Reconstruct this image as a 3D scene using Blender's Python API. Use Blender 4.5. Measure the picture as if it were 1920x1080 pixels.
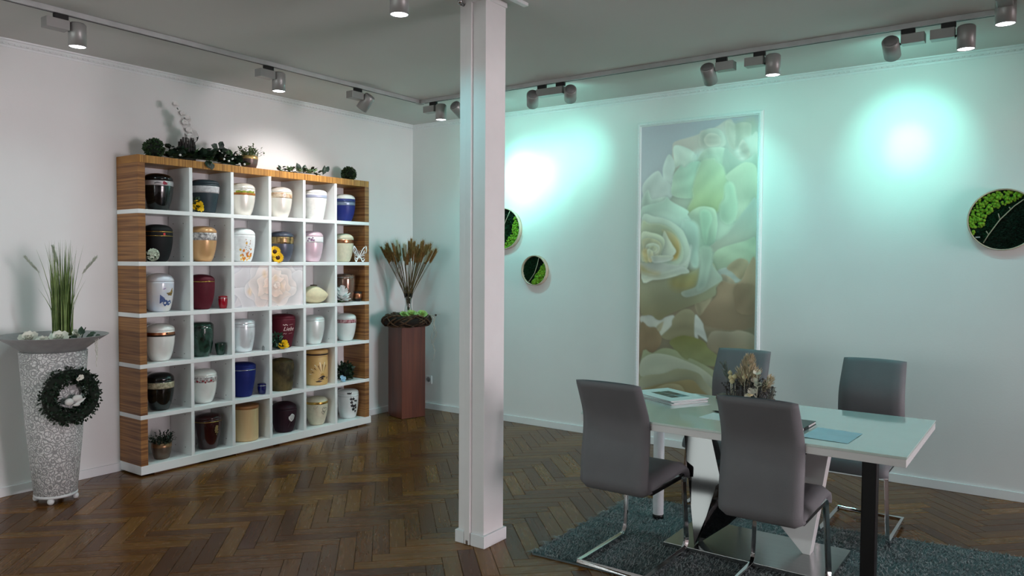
import bpy, bmesh, math, random
import numpy as np
from mathutils import Vector, Matrix, noise
R = math.radians
rnd = random.Random(7)
for o in list(bpy.data.objects):
    bpy.data.objects.remove(o)
sc = bpy.context.scene
col = sc.collection

# ------------------------------------------------------------------ camera
CAM = Vector((5.3398, -5.7222, 1.5))
yaw, pitch, roll, F = 0.6212, 0.0366, 0.0059, 1429.63
fwd = Vector((-math.sin(yaw) * math.cos(pitch), math.cos(yaw) * math.cos(pitch), -math.sin(pitch)))
r0 = Vector((math.cos(yaw), math.sin(yaw), 0)); u0 = r0.cross(fwd)
rt = math.cos(roll) * r0 + math.sin(roll) * u0
up = -math.sin(roll) * r0 + math.cos(roll) * u0
cd = bpy.data.cameras.new('camera'); cam = bpy.data.objects.new('camera', cd); col.objects.link(cam)
cd.sensor_width = 36; cd.lens = 36 * F / 1920; cd.clip_start = .05
M4 = Matrix.Identity(4)
for i in range(3):
    M4[i][0] = rt[i]; M4[i][1] = up[i]; M4[i][2] = -fwd[i]; M4[i][3] = CAM[i]
cam.matrix_world = M4
sc.camera = cam

# ------------------------------------------------------------------ world, daylight, exposure
sc.view_settings.view_transform = 'Standard'; sc.view_settings.look = 'None'
sc.view_settings.gamma = 1; sc.view_settings.use_curve_mapping = False
sc.view_settings.exposure = 0.0
w = bpy.data.worlds.new('world'); sc.world = w; w.use_nodes = True
w.node_tree.nodes['Background'].inputs[0].default_value = (.9, .88, 1, 1)
w.node_tree.nodes['Background'].inputs[1].default_value = .4

def area(name, loc, rot, sx, sy, power, c):
    d = bpy.data.lights.new(name, 'AREA'); d.shape = 'RECTANGLE'; d.size = sx; d.size_y = sy
    d.energy = power; d.color = c
    o = bpy.data.objects.new(name, d); o.location = loc; o.rotation_euler = rot; col.objects.link(o)
    return o
DAY = (1, .87, .92)
RW = [(-3.3, -.35)]             # windows in the right wall (y ranges), z .3-2.3
FW = [(4.28, 5.2), (.5, 3.3)]                             # windows in the front wall (x ranges), the second added for fill light, z .3-2.3
ZLO, ZHI = .3, 2.3
W_RIGHT, W_FRONT = 4000, 700
area('daylight', (15.6, -.4, 2.3), (0, R(90), 0), 4.8, 6.0, W_RIGHT, DAY)
area('daylight', (3.0, -11.0, 2.2), (R(90), 0, 0), 7.0, 4.2, W_FRONT, (.90, 1, .97))

# ------------------------------------------------------------------ materials
def lin(c):
    out = []
    for v in c[:3]:
        v /= 255
        out.append(v / 12.92 if v < .04045 else ((v + .055) / 1.055) ** 2.4)
    return (*out, 1)
def nn(nt, t, **kw):
    n = nt.nodes.new(t)
    for k, v in kw.items():
        if hasattr(n, k): setattr(n, k, v)
    return n
MATS = {}
def mat(name, c, rough=.5, metal=0, spec=.5, coat=0, vary=.06, scale=12, bump=0, bscale=200, stretch=None, c2=None, trans=0, ior=1.45, emit=None, estr=0, coords='Object', sheen=0):
    """principled material whose colour drifts with a noise texture"""
    if name in MATS: return MATS[name]
    m = bpy.data.materials.new(name); m.use_nodes = True; nt = m.node_tree
    b = nt.nodes['Principled BSDF']
    b.inputs['Roughness'].default_value = rough; b.inputs['Metallic'].default_value = metal
    b.inputs['Specular IOR Level'].default_value = spec; b.inputs['Coat Weight'].default_value = coat
    b.inputs['Coat Roughness'].default_value = .06
    b.inputs['Transmission Weight'].default_value = trans; b.inputs['IOR'].default_value = ior
    b.inputs['Sheen Weight'].default_value = sheen
    tc = nn(nt, 'ShaderNodeTexCoord'); mp = nn(nt, 'ShaderNodeMapping')
    nt.links.new(tc.outputs[coords], mp.inputs[0])
    if stretch: mp.inputs['Scale'].default_value = stretch
    no = nn(nt, 'ShaderNodeTexNoise'); no.inputs['Scale'].default_value = scale; no.inputs['Detail'].default_value = 4
    nt.links.new(mp.outputs[0], no.inputs['Vector'])
    a = lin(c)
    if c2 is None:
        lo = tuple(v * (1 - vary) for v in a[:3]) + (1,); hi = tuple(min(1, v * (1 + vary)) for v in a[:3]) + (1,)
    else: lo, hi = a, lin(c2)
    rp = nn(nt, 'ShaderNodeValToRGB'); rp.color_ramp.elements[0].position = .35; rp.color_ramp.elements[1].position = .65
    rp.color_ramp.elements[0].color = lo; rp.color_ramp.elements[1].color = hi
    nt.links.new(no.outputs['Fac'], rp.inputs[0]); nt.links.new(rp.outputs[0], b.inputs['Base Color'])
    if bump:
        n2 = nn(nt, 'ShaderNodeTexNoise'); n2.inputs['Scale'].default_value = bscale; n2.inputs['Detail'].default_value = 3
        nt.links.new(mp.outputs[0], n2.inputs['Vector'])
        bp = nn(nt, 'ShaderNodeBump'); bp.inputs['Strength'].default_value = bump; bp.inputs['Distance'].default_value = .004
        nt.links.new(n2.outputs['Fac'], bp.inputs['Height']); nt.links.new(bp.outputs[0], b.inputs['Normal'])
    if emit:
        b.inputs['Emission Color'].default_value = lin(emit); b.inputs['Emission Strength'].default_value = estr
    MATS[name] = m
    return m
def print_mat(name, rough=.5, spec=.4):
    m = bpy.data.materials.new(name); m.use_nodes = True; nt = m.node_tree
    b = nt.nodes['Principled BSDF']; b.inputs['Roughness'].default_value = rough; b.inputs['Specular IOR Level'].default_value = spec
    a = nn(nt, 'ShaderNodeVertexColor'); a.layer_name = 'Col'
    no = nn(nt, 'ShaderNodeTexNoise'); no.inputs['Scale'].default_value = 60
    mx = nn(nt, 'ShaderNodeMix', data_type='RGBA', blend_type='MULTIPLY'); mx.inputs[0].default_value = .05
    nt.links.new(a.outputs[0], mx.inputs[6]); nt.links.new(no.outputs['Fac'], mx.inputs[7])
    nt.links.new(mx.outputs[2], b.inputs['Base Color'])
    return m
WALL = mat('wall_paint', (228, 228, 228), .85, spec=.2, vary=.012, scale=3, bump=.12, bscale=90, coords='Generated' if False else 'Object')
CEIL = mat('ceiling_paint', (206, 206, 203), .9, spec=.1, vary=.01, scale=2, bump=.06, bscale=60)
TRIM = mat('trim_paint', (228, 230, 232), .45, vary=.01)
WHITE = mat('white_laminate', (236, 238, 238), .35, vary=.012, scale=6)
PILL = mat('pillar_paint', (226, 224, 224), .6, spec=.3, vary=.012)
ZEBV = mat('zebrano_side', (112, 70, 38), .42, c2=(168, 118, 68), scale=1.6, stretch=(1.0, 1.5, 52))
ZEBH = mat('zebrano_top', (136, 88, 34), .42, c2=(192, 138, 66), scale=1.6, stretch=(1.0, 60, 1.5))
CHROME = mat('chrome', (214, 214, 216), .1, metal=1, vary=.02)
STEEL = mat('brushed_steel', (170, 172, 172), .24, metal=1, vary=.05, scale=8, stretch=(1, 20, 1))
ALU = mat('silver_metal', (150, 150, 148), .42, metal=.35, vary=.03)
BLACK = mat('black_plastic', (14, 14, 15), .45, vary=.1)
LENS_ON = mat('lamp_lens_lit', (255, 255, 255), .3, emit=(245, 250, 255), estr=9)
LENS_OFF = mat('lamp_lens', (60, 60, 62), .2, vary=.05)
LEAF = mat('dark_leaf', (20, 44, 22), .5, vary=.3, scale=30)
LEAF2 = mat('green_leaf', (52, 84, 46), .5, vary=.3, scale=30)

# ------------------------------------------------------------------ mesh builder
class MB:
    def __init__(s): s.v = []; s.f = []; s.m = []; s.s = []
    def add(s, vs, fs, m=0, sm=False):
        o = len(s.v); s.v += [tuple(p) for p in vs]
        for f in fs: s.f.append([i + o for i in f]); s.m.append(m); s.s.append(sm)
        return s
    def box(s, x0, x1, y0, y1, z0, z1, m=0):
        v = [(x, y, z) for x in (x0, x1) for y in (y0, y1) for z in (z0, z1)]
        return s.add(v, [(0, 1, 3, 2), (4, 6, 7, 5), (0, 4, 5, 1), (2, 3, 7, 6), (0, 2, 6, 4), (1, 5, 7, 3)], m)
    def obox(s, c, ax, ay, az, m=0):
        c = Vector(c); ax, ay, az = Vector(ax), Vector(ay), Vector(az)
        v = [c + i * ax + j * ay + k * az for i in (-1, 1) for j in (-1, 1) for k in (-1, 1)]
        return s.add(v, [(0, 1, 3, 2), (4, 6, 7, 5), (0, 4, 5, 1), (2, 3, 7, 6), (0, 2, 6, 4), (1, 5, 7, 3)], m)
    def lathe(s, prof, n=40, c=(0, 0, 0), m=0, sm=True, ax=None):
        c = Vector(c); q = Vector((0, 0, 1)).rotation_difference(Vector(ax).normalized()) if ax is not None else None
        vs = []
        for r, z in prof:
            for i in range(n):
                a = 2 * math.pi * i / n; p = Vector((r * math.cos(a), r * math.sin(a), z))
                if q: p = q @ p
                vs.append(c + p)
        fs = [(k * n + i, k * n + (i + 1) % n, (k + 1) * n + (i + 1) % n, (k + 1) * n + i) for k in range(len(prof) - 1) for i in range(n)]
        s.add(vs, fs, m, sm)
        o = len(s.v) - len(vs)
        for k, rev in ((0, True), (len(prof) - 1, False)):
            if prof[k][0] > 1e-5:
                f = [o + k * n + i for i in range(n)]
                s.f.append(f[::-1] if rev else f); s.m.append(m); s.s.append(False)
        return s
    def tube(s, pts, r, n=6, m=0, closed=False, cap=True, sm=True, flat=None, up=None):
        P = [Vector(p) for p in pts]; N = len(P); vs = []; prev = Vector(up) if up else None
        for i, p in enumerate(P):
            a = P[(i - 1) % N] if (closed or i) else p; b = P[(i + 1) % N] if (closed or i < N - 1) else p
            t = (b - a).normalized()
            if prev is None: prev = t.orthogonal()
            u = (prev - prev.dot(t) * t)
            u = u.normalized() if u.length > 1e-6 else t.orthogonal().normalized()
            prev = u if not up else Vector(up); vv = t.cross(u); rr = r[i] if isinstance(r, (list, tuple)) else r
            if flat:
                for x, y in ((1, 1), (-1, 1), (-1, -1), (1, -1)): vs.append(p + u * x * flat[0] + vv * y * flat[1])
            else:
                for k in range(n):
                    an = 2 * math.pi * k / n; vs.append(p + (u * math.cos(an) + vv * math.sin(an)) * rr)
        if flat: n = 4
        fs = [(k * n + i, k * n + (i + 1) % n, ((k + 1) % N) * n + (i + 1) % n, ((k + 1) % N) * n + i) for k in range(N if closed else N - 1) for i in range(n)]
        s.add(vs, fs, m, sm and not flat)
        if not closed and cap:
            o = len(s.v) - len(vs)
            s.f.append([o + i for i in range(n)][::-1]); s.m.append(m); s.s.append(False)
            s.f.append([o + (N - 1) * n + i for i in range(n)]); s.m.append(m); s.s.append(False)
        return s
    def ball(s, c, r, nu=12, nv=8, m=0, sc_=(1, 1, 1)):
        prof = [(max(1e-6, r * math.sin(math.pi * k / nv)), -r * math.cos(math.pi * k / nv)) for k in range(nv + 1)]
        o = len(s.v); s.lathe(prof, nu, (0, 0, 0), m)
        s.v[o:] = [(c[0] + x * sc_[0], c[1] + y * sc_[1], c[2] + z * sc_[2]) for x, y, z in s.v[o:]]
        return s
    def prism(s, poly, d, m=0):
        """polygon (list of 3-D points) pushed along vector d"""
        P = [Vector(p) for p in poly]; n = len(P); d = Vector(d)
        s.add(P + [p + d for p in P], [tuple(range(n))[::-1], tuple(range(n, 2 * n))] + [(i, (i + 1) % n, n + (i + 1) % n, n + i) for i in range(n)], m)
        return s
    def leaf(s, p, d, n, L, W, m=0, bend=.15):
        p, d, n = Vector(p), Vector(d).normalized(), Vector(n)
        sd = d.cross(n)
        sd = sd.normalized() if sd.length > 1e-5 else d.orthogonal().normalized()
        n = sd.cross(d)
        a = p; b = p + d * L * .35 + sd * W / 2 + n * L * .04; c = p + d * L * .35 - sd * W / 2 + n * L * .04
        e = p + d * L * .4 - n * L * .03; g = p + d * L - n * L * bend
        b2 = p + d * L * .7 + sd * W * .38; c2 = p + d * L * .7 - sd * W * .38
        s.add([a, b, b2, g, c2, c, e], [(0, 6, 1), (0, 5, 6), (6, 2, 1), (6, 5, 4), (6, 3, 2), (6, 4, 3)], m, False)
        return s
    def build(s, name, mats, parent=None, loc=(0, 0, 0), bevel=0, seg=2, rotz=0):
        me = bpy.data.meshes.new(name); me.from_pydata([tuple(p) for p in s.v], [], s.f)
        for mm in (mats if isinstance(mats, (list, tuple)) else [mats]): me.materials.append(mm)
        me.polygons.foreach_set('material_index', s.m); me.polygons.foreach_set('use_smooth', s.s); me.update()
        o = bpy.data.objects.new(name, me); col.objects.link(o); o.location = loc; o.rotation_euler = (0, 0, rotz)
        if parent: o.parent = parent
        if bevel:
            b = o.modifiers.new('bevel', 'BEVEL'); b.width = bevel; b.segments = seg; b.limit_method = 'ANGLE'; b.angle_limit = R(40)
        return o
def tag(o, label=None, cat=None, group=None, kind=None):
    for k, v in (('label', label), ('category', cat), ('group', group), ('kind', kind)):
        if v: o[k] = v
    return o
def thing(name, label, cat, loc=(0, 0, 0), rotz=0, group=None):
    o = bpy.data.objects.new(name, None); o.empty_display_size = .05; col.objects.link(o)
    o.location = loc; o.rotation_euler = (0, 0, rotz)
    return tag(o, label, cat, group)
def copy_tree(o, parent=None):
    c = o.copy(); col.objects.link(c)
    if parent: c.parent = parent
    for ch in list(o.children): copy_tree(ch, c)
    return c
def smooth_poly(P, k=4):
    P = [np.array(p, float) for p in P]; n = len(P); out = []
    for i in range(n):
        a, b, c, d = P[i - 1], P[i], P[(i + 1) % n], P[(i + 2) % n]
        for t in np.arange(k) / k:
            out.append(.5 * (2 * b + (c - a) * t + (2 * a - 5 * b + 4 * c - d) * t * t + (3 * b - a - 3 * c + d) * t ** 3))
    return np.array(out)
def struct(o, label=None):
    o['kind'] = 'structure'
    if label: o['label'] = label
    return o

# ------------------------------------------------------------------ room shell
HC = 2.85
XR, YF = 13.2, -8.7
floor = struct(MB().box(-.15, XR + .2, YF - .2, .15, -.12, -.007).build('floor', mat('floor_gap', (40, 26, 14), .8)), 'dark brown oak herringbone parquet floor')
struct(MB().box(-.15, XR + .2, YF - .2, .15, HC, HC + .12).build('ceiling', CEIL), 'plain matt white ceiling')
struct(MB().box(-.15, 0, YF, .15, 0, HC).build('wall_left', WALL), 'white wall behind the urn shelf')
struct(MB().box(0, XR, 0, .15, 0, HC).build('wall_back', WALL), 'white wall with the rose panel and moss discs')
def holed(axis, a, b, o0, o1, holes, zlo, zhi):
    mb = MB(); cuts = sorted(holes); e = a
    def bx(p, q, z0, z1):
        if axis == 'y': mb.box(o0, o1, p, q, z0, z1)
        else: mb.box(p, q, o0, o1, z0, z1)
    for p, q in cuts:
        bx(e, p, 0, HC); bx(p, q, 0, zlo); bx(p, q, zhi, HC); e = q
    bx(e, b, 0, HC); return mb
struct(holed('y', YF, .15, XR, XR + .14, RW, ZLO, ZHI).build('wall_right', WALL), 'white outer wall with windows')
struct(holed('x', -.15, XR + .2, YF - .14, YF, FW, .78, ZHI).build('wall_front', WALL), 'white street wall with shop window')
glass_m = bpy.data.materials.new('window_glass'); glass_m.use_nodes = True
nt = glass_m.node_tree; nt.nodes.remove(nt.nodes['Principled BSDF'])
tr = nn(nt, 'ShaderNodeBsdfTransparent'); gl = nn(nt, 'ShaderNodeBsdfGlossy'); gl.inputs['Roughness'].default_value = .02
mx = nn(nt, 'ShaderNodeMixShader'); mx.inputs[0].default_value = .06
nt.links.new(tr.outputs[0], mx.inputs[1]); nt.links.new(gl.outputs[0], mx.inputs[2])
nt.links.new(mx.outputs[0], nt.nodes['Material Output'].inputs[0])
DARKF = mat('window_frame_paint', (70, 66, 66), .5)
k = 0
for (a, b), ax in [(h, 'y') for h in RW] + [(h, 'x') for h in FW]:
    k += 1; zl, zh = (ZLO, ZHI) if ax == 'y' else (.78, ZHI)
    f_ = MB(); g_ = MB()
    def bx(mb, p, q, z0, z1, t):
        if ax == 'y': mb.box(XR + .05 - t, XR + .05 + t, p, q, z0, z1)
        else: mb.box(p, q, YF - .05 - t, YF - .05 + t, z0, z1)
    for p, q, z0, z1 in ((a, a + .07, zl, zh), (b - .07, b, zl, zh), (a, b, zl, zl + .07), (a, b, zh - .07, zh), (a, b, 1.30, 1.50), ((a + b) / 2 - .04, (a + b) / 2 + .04, zl, 1.32)):
        bx(f_, p, q, z0, z1, .03)
    bx(g_, a, b, zl, zh, .004)
    fo = struct(f_.build('window_%d' % k, DARKF), 'dark framed window with crossbar letting in daylight')
    g_.build('pane', glass_m, fo)
struct(MB().box(6.8, 7.12, YF, 0, 2.34, HC).build('light_block_beam', CEIL), 'plain added beam out of view, shading the ceiling from the window')  # unseen beam, added to keep upward window light off the ceiling
# baseboards
bh = .066
def base_board(name, x0, x1, y0, y1, lab):
    o = struct(MB().box(x0, x1, y0, y1, 0, bh - .006).build(name, TRIM, bevel=.002), lab)
base_board('baseboard_left', 0, .015, YF, -.015, 'white skirting board below the shelf wall')
base_board('baseboard_back', 0, XR, -.015, 0, 'white skirting board below the rose panel wall')
# cornices: stepped moulding with a bead row
def cornice(name, ax, L, lab):
    prof = [(0, -.047), (.006, -.047), (.008, -.036), (.014, -.033), (.022, -.022), (.026, -.012), (.036, -.009), (.038, 0), (0, 0)]
    mb = MB()
    if ax == 'x':
        P = [(0, -d, HC + z) for d, z in prof]; mb.prism(P, (L, 0, 0))
    else:
        P = [(d, 0, HC + z) for d, z in prof]; mb.prism(P, (0, -L, 0))
    o = struct(mb.build(name, TRIM), lab)
    bd = MB(); n = int(L / .034)
    for i in range(n):
        t = (i + .5) * .034
        c = (t, -.017, HC - .027) if ax == 'x' else (.017, -t, HC - .027)
        e = [.011, .007, .008] if ax == 'x' else [.007, .011, .008]
        v = [(c[0] + e[0], c[1], c[2]), (c[0] - e[0], c[1], c[2]), (c[0], c[1] + e[1], c[2]), (c[0], c[1] - e[1], c[2]), (c[0], c[1], c[2] + e[2]), (c[0], c[1], c[2] - e[2])]
        bd.add(v, [(0, 2, 4), (2, 1, 4), (1, 3, 4), (3, 0, 4), (2, 0, 5), (1, 2, 5), (3, 1, 5), (0, 3, 5)], 0, True)
    tag(bd.build('bead_row', TRIM, o), kind='stuff')
cornice('trim_1', 'y', 8.6, 'narrow white beaded cornice above the shelf wall')
cornice('trim_2', 'x', 13.0, 'narrow white beaded cornice above the rose panel wall')

# ------------------------------------------------------------------ herringbone parquet
PW, PL = .0865, .4325
def plank_mat(name, info):
    m = bpy.data.materials.new(name); m.use_nodes = True; nt = m.node_tree; b = nt.nodes['Principled BSDF']
    b.inputs['Roughness'].default_value = .3; b.inputs['Specular IOR Level'].default_value = .30
    r = nn(nt, 'ShaderNodeObjectInfo') if info else nn(nt, 'ShaderNodeNewGeometry')
    rnd_out = r.outputs['Random'] if info else r.outputs['Random Per Island']
    rp = nn(nt, 'ShaderNodeValToRGB'); e = rp.color_ramp.elements
    e[0].position = 0; e[0].color = lin((78, 44, 18)); e[1].position = 1; e[1].color = lin((124, 80, 30))
    for p, c in ((.25, (90, 54, 20)), (.6, (102, 64, 23)), (.85, (112, 74, 26))):
        x = e.new(p); x.color = lin(c)
    nt.links.new(rnd_out, rp.inputs[0])
    tc = nn(nt, 'ShaderNodeTexCoord'); mp = nn(nt, 'ShaderNodeMapping')
    nt.links.new(tc.outputs['UV'], mp.inputs[0]); mp.inputs['Scale'].default_value = (3, 34, 1)
    ad = nn(nt, 'ShaderNodeVectorMath'); nt.links.new(mp.outputs[0], ad.inputs[0])
    mul = nn(nt, 'ShaderNodeMath', operation='MULTIPLY'); mul.inputs[1].default_value = 40; nt.links.new(rnd_out, mul.inputs[0]); nt.links.new(mul.outputs[0], ad.inputs[1])
    no = nn(nt, 'ShaderNodeTexNoise'); no.inputs['Scale'].default_value = 2.2; no.inputs['Detail'].default_value = 6; no.inputs['Distortion'].default_value = .6
    nt.links.new(ad.outputs[0], no.inputs['Vector'])
    r2 = nn(nt, 'ShaderNodeValToRGB'); r2.color_ramp.elements[0].position = .3; r2.color_ramp.elements[1].position = .7
    r2.color_ramp.elements[0].color = (.78, .76, .74, 1); r2.color_ramp.elements[1].color = (1.14, 1.13, 1.08, 1)
    nt.links.new(no.outputs['Fac'], r2.inputs[0])
    m2 = nn(nt, 'ShaderNodeMix', data_type='RGBA', blend_type='MULTIPLY'); m2.inputs[0].default_value = 1
    nt.links.new(rp.outputs[0], m2.inputs[6]); nt.links.new(r2.outputs[0], m2.inputs[7])
    nt.links.new(m2.outputs[2], b.inputs['Base Color'])
    rr = nn(nt, 'ShaderNodeMapRange'); rr.inputs[3].default_value = .2; rr.inputs[4].default_value = .32
    nt.links.new(no.outputs['Fac'], rr.inputs[0]); nt.links.new(rr.outputs[0], b.inputs['Roughness'])
    bp = nn(nt, 'ShaderNodeBump'); bp.inputs['Strength'].default_value = .04; bp.inputs['Distance'].default_value = .001
    nt.links.new(no.outputs['Fac'], bp.inputs['Height']); nt.links.new(bp.outputs[0], b.inputs['Normal'])
    return m
PM = plank_mat('oak_plank', True); PM2 = plank_mat('oak_plank_rest', False)
def plank_geo():
    g = .0009; c = .0012; L, W = PL / 2 - g, PW / 2 - g
    v = [(-L, -W, -.012), (L, -W, -.012), (L, W, -.012), (-L, W, -.012), (-L, -W, -c), (L, -W, -c), (L, W, -c), (-L, W, -c), (-L + c, -W + c, 0), (L - c, -W + c, 0), (L - c, W - c, 0), (-L + c, W - c, 0)]
    f = [(8, 9, 10, 11)] + [(i, (i + 1) % 4, 4 + (i + 1) % 4, 4 + i) for i in range(4)] + [(4 + i, 4 + (i + 1) % 4, 8 + (i + 1) % 4, 8 + i) for i in range(4)]
    return v, f
pv, pf = plank_geo()
def put_uv(me, vs):
    uvl = me.uv_layers.new(name='UVMap')
    for p in me.polygons:
        for li in p.loop_indices:
            uvl.data[li].uv = vs[me.loops[li].vertex_index]
pme = bpy.data.meshes.new('plank'); pme.from_pydata(pv, [], pf); pme.materials.append(PM); put_uv(pme, [(x, y) for x, y, z in pv])
def project(p):
    d = Vector(p) - CAM; z = d.dot(fwd)
    return (960 + F * d.dot(rt) / z, 540 - F * d.dot(up) / z, z)
planks = []
U0, V0 = -.598, -3.763 - PL - PW
s2 = math.sqrt(.5)
for i in range(-140, 140):
    for j in range(-24, 24):
        ou, ov = U0 + i * PW + j * PL, V0 + i * PW - j * PL
        for (cu, cv, ang) in ((ou + PL / 2, ov + PW / 2, R(45)), (ou + PW / 2, ov + PW + PL / 2, R(135))):
            x, y = (cu - cv) * s2, (cu + cv) * s2
            if -.1 < x < XR + .1 and YF - .1 < y < .1:
                d = Vector((x, y, 0)) - CAM; vis = 0
                if d.dot(fwd) > .3:
                    px, py, z = project((x, y, 0))
                    if -60 < px < 1980 and 300 < py < 1130: vis = 1 / (z * z) * abs(d.z) / d.length
                    # hidden under the shelf, the rug and behind the pillar
                    if (x < .28 and -3 < y < -.85) or (3.3 < x and -2.45 < y < -1.45): vis *= .01
                planks.append((vis, x, y, ang))
planks.sort(reverse=True)
rest_v = []; rest_f = []; rest_uv = []
for n_, (vis, x, y, ang) in enumerate(planks):
    h = rnd.uniform(-.0008, .0)
    if n_ < 298 and vis > 0:
        o = bpy.data.objects.new('plank', pme); o.location = (x, y, h); o.rotation_euler = (0, 0, ang); o.parent = floor; col.objects.link(o)
    else:
        b0 = len(rest_v); ca, sa = math.cos(ang), math.sin(ang)
        rest_v += [(x + ca * a - sa * b, y + sa * a + ca * b, z + h) for a, b, z in pv]
        rest_f += [[q + b0 for q in f] for f in pf]; rest_uv += [(a, b) for a, b, z in pv]
rme = bpy.data.meshes.new('plank_field'); rme.from_pydata(rest_v, [], rest_f); rme.materials.append(PM2); put_uv(rme, rest_uv)
ro = bpy.data.objects.new('plank_field', rme); ro.parent = floor; ro['kind'] = 'stuff'; col.objects.link(ro)

# ------------------------------------------------------------------ pillar
px0, px1, py0, py1 = 2.776, 2.946, -2.618, -2.447
pil = struct(MB().box(px0, px1, py0, py1, 0, HC).build('pillar', PILL, bevel=.003), 'square white pillar with cable duct on its face')
b_ = MB(); t = .013
b_.box(px0 - t, 2.822, py0 - t, py0, 0, bh).box(2.868, px1 + t, py0 - t, py0, 0, bh).box(px0 - t, px1 + t, py1, py1 + t, 0, bh).box(px1, px1 + t, py0, py1, 0, bh).box(px0 - t, px0, py0, py1, 0, bh)
b_.build('skirting', TRIM, pil, bevel=.002)
d_ = MB(); d_.box(2.826, 2.864, py0 - .016, py0, .001, HC - .03); d_.build('cable_duct', PILL, pil, bevel=.003)
MB().box(2.838, 2.854, py0 - .0175, py0 - .002, 0, .026).build('duct_end', STEEL, pil, bevel=.002)
c_ = MB(); c_.tube([(2.80, py0 - .03, HC - .0), (2.80, py0 - .03, HC - .035)], .012, 10); c_.tube([(2.80, py0 - .03, HC - .03), (2.80, py0 - .0, HC - .03)], .009, 8); c_.build('cable_gland', STEEL, pil)
MB().box(2.77, 2.952, py0 - .006, py1 + .006, HC - .028, HC).build('top_collar', PILL, pil, bevel=.003)
# ------------------------------------------------------------------ shelf unit
SX, SY0, SY1, SZ = .282, -2.9955, -.875, 2.199
IY0, IY1 = -2.945, -.925
BZ = [1.818, 1.46, 1.107, .757, .407]; BT = .0145
shelf = thing('urn_shelf', 'tall open white cube shelf with zebrano sides and top full of urns', 'shelf', (0, 0, 0))
MB().box(.002, SX + .001, SY0 - .001, SY1 + .022, .012, .073).build('plinth', WHITE, shelf, bevel=.002)
for yy in (SY0 + .1, -2.25, -1.85, -1.0):
    MB().box(.03, SX - .012, yy, yy + .34 if yy < -1.2 else yy + .1, 0, .012).build('plinth_foot', mat('foot_wood', (92, 60, 40), .6), shelf)
for z in BZ:
    MB().box(.002, SX, SY0, SY1, z - BT, z + BT).build('shelf_board', WHITE, shelf, bevel=.0015)
MB().box(.002, SX, SY0, SY1, SZ - .052, SZ).build('top_board', ZEBH, shelf, bevel=.0015)
lv = [.073] + sorted(BZ) + [SZ - .052 + BT]
for k in range(6):
    z0 = lv[k] + (BT if k else 0); z1 = lv[k + 1] - BT
    MB().box(.002, SX, SY0, IY0, z0, z1).build('side_panel', ZEBV, shelf, bevel=.001)
    MB().box(.002, SX, IY1, SY1, z0, z1).build('side_panel', ZEBV, shelf, bevel=.001)
    for j in range(1, 6):
        y = IY0 + j * (IY1 - IY0) / 6
        MB().box(.004, SX - .001, y - .0125, y + .0125, z0, z1).build('divider', WHITE, shelf, bevel=.001)
hol = MB()
for k, js in ((0, (1, 2)), (1, (1, 2, 3, 4)), (2, (3, 4, 5, 1)), (3, (6,)), (4, (1, 2, 6))):
    for j in js:
        y = IY0 + j * (IY1 - IY0) / 6 - .0125 if j < 6 else IY1
        for dx in (.07, .2):
            for dz in (.05, .29):
                hol.lathe([(.0035, -.001), (.0035, .0012)], 8, (dx, y, lv[k] + dz), ax=(0, 1, 0))
tag(hol.build('peg_hole', mat('hole_dark', (40, 36, 36), .8), shelf), kind='stuff')

# printed rose on two boards filling cells of the third row, and the big wall print: painted petal by petal
def sdist(px, py, P):
    d = np.full(px.shape, 1e9); ins = np.zeros(px.shape, bool); n = len(P)
    for i in range(n):
        ax, ay = P[i]; bx, by = P[(i + 1) % n]; ex, ey = bx - ax, by - ay
        t = np.clip(((px - ax) * ex + (py - ay) * ey) / (ex * ex + ey * ey + 1e-12), 0, 1)
        d = np.minimum(d, (px - ax - t * ex) ** 2 + (py - ay - t * ey) ** 2)
        if abs(by - ay) > 1e-12:
            c = ((ay > py) != (by > py)) & (px < (bx - ax) * (py - ay) / (by - ay) + ax); ins ^= c
    d = np.sqrt(d); return np.where(ins, d, -d)
def paint(canvas, X, Y, pts, ca, cb, rim, sh, asp, aa, swid=.03):
    P = smooth_poly([(u, v * asp) for u, v in pts], 4)
    x0, y0 = P.min(0) - .1; x1, y1 = P.max(0) + .1
    ii = np.where((X[0] >= x0) & (X[0] <= x1))[0]; jj = np.where((Y[:, 0] >= y0) & (Y[:, 0] <= y1))[0]
    if not len(ii) or not len(jj): return
    sl = (slice(jj[0], jj[-1] + 1), slice(ii[0], ii[-1] + 1))
    px, py = X[sl], Y[sl]; d = sdist(px, py, P); C = canvas[sl]
    if sh: C *= (1 - sh * (.45 * np.exp(-np.maximum(-d, 0) / swid) + .3 * np.exp(-np.maximum(-d, 0) / (swid * .3))) * (d < 0))[..., None]
    g = np.clip((py - P[:, 1].min()) / (P[:, 1].max() - P[:, 1].min() + 1e-9), 0, 1)[..., None]
    ca, cb = np.array(lin(ca)[:3]), np.array(lin(cb)[:3])
    c = ca * (1 - g) + cb * g
    w_, h_ = np.ptp(P[:, 0]), np.ptp(P[:, 1])
    th = P[0, 0] * 37 + P[0, 1] * 19; dx, dy = math.cos(th), math.sin(th)
    q_ = ((px - P[:, 0].mean()) * dx + (py - P[:, 1].mean()) * dy) / (max(w_, h_) + 1e-6)
    c = c * (1 + .10 * np.sin(q_ * 6.0 + th) + .05 * np.sin(q_ * 15 + np.sin(px * 11) * 1.3 + np.sin(py * 13)))[..., None]
    dep = np.clip(np.maximum(d, 0) / (.28 * min(w_, h_) + 1e-6), 0, 1)[..., None]
    c = c * (1.06 - .13 * dep * (rim > 0))
    rr = rim * np.exp(-np.maximum(d, 0) / .009)[..., None]
    c = c * (1 - .35 * rr) + np.minimum(1, c * 1.45 + .02) * .35 * rr
    a = np.clip(d / aa + .5, 0, 1)[..., None]
    C[:] = C * (1 - a) + c * a
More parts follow.
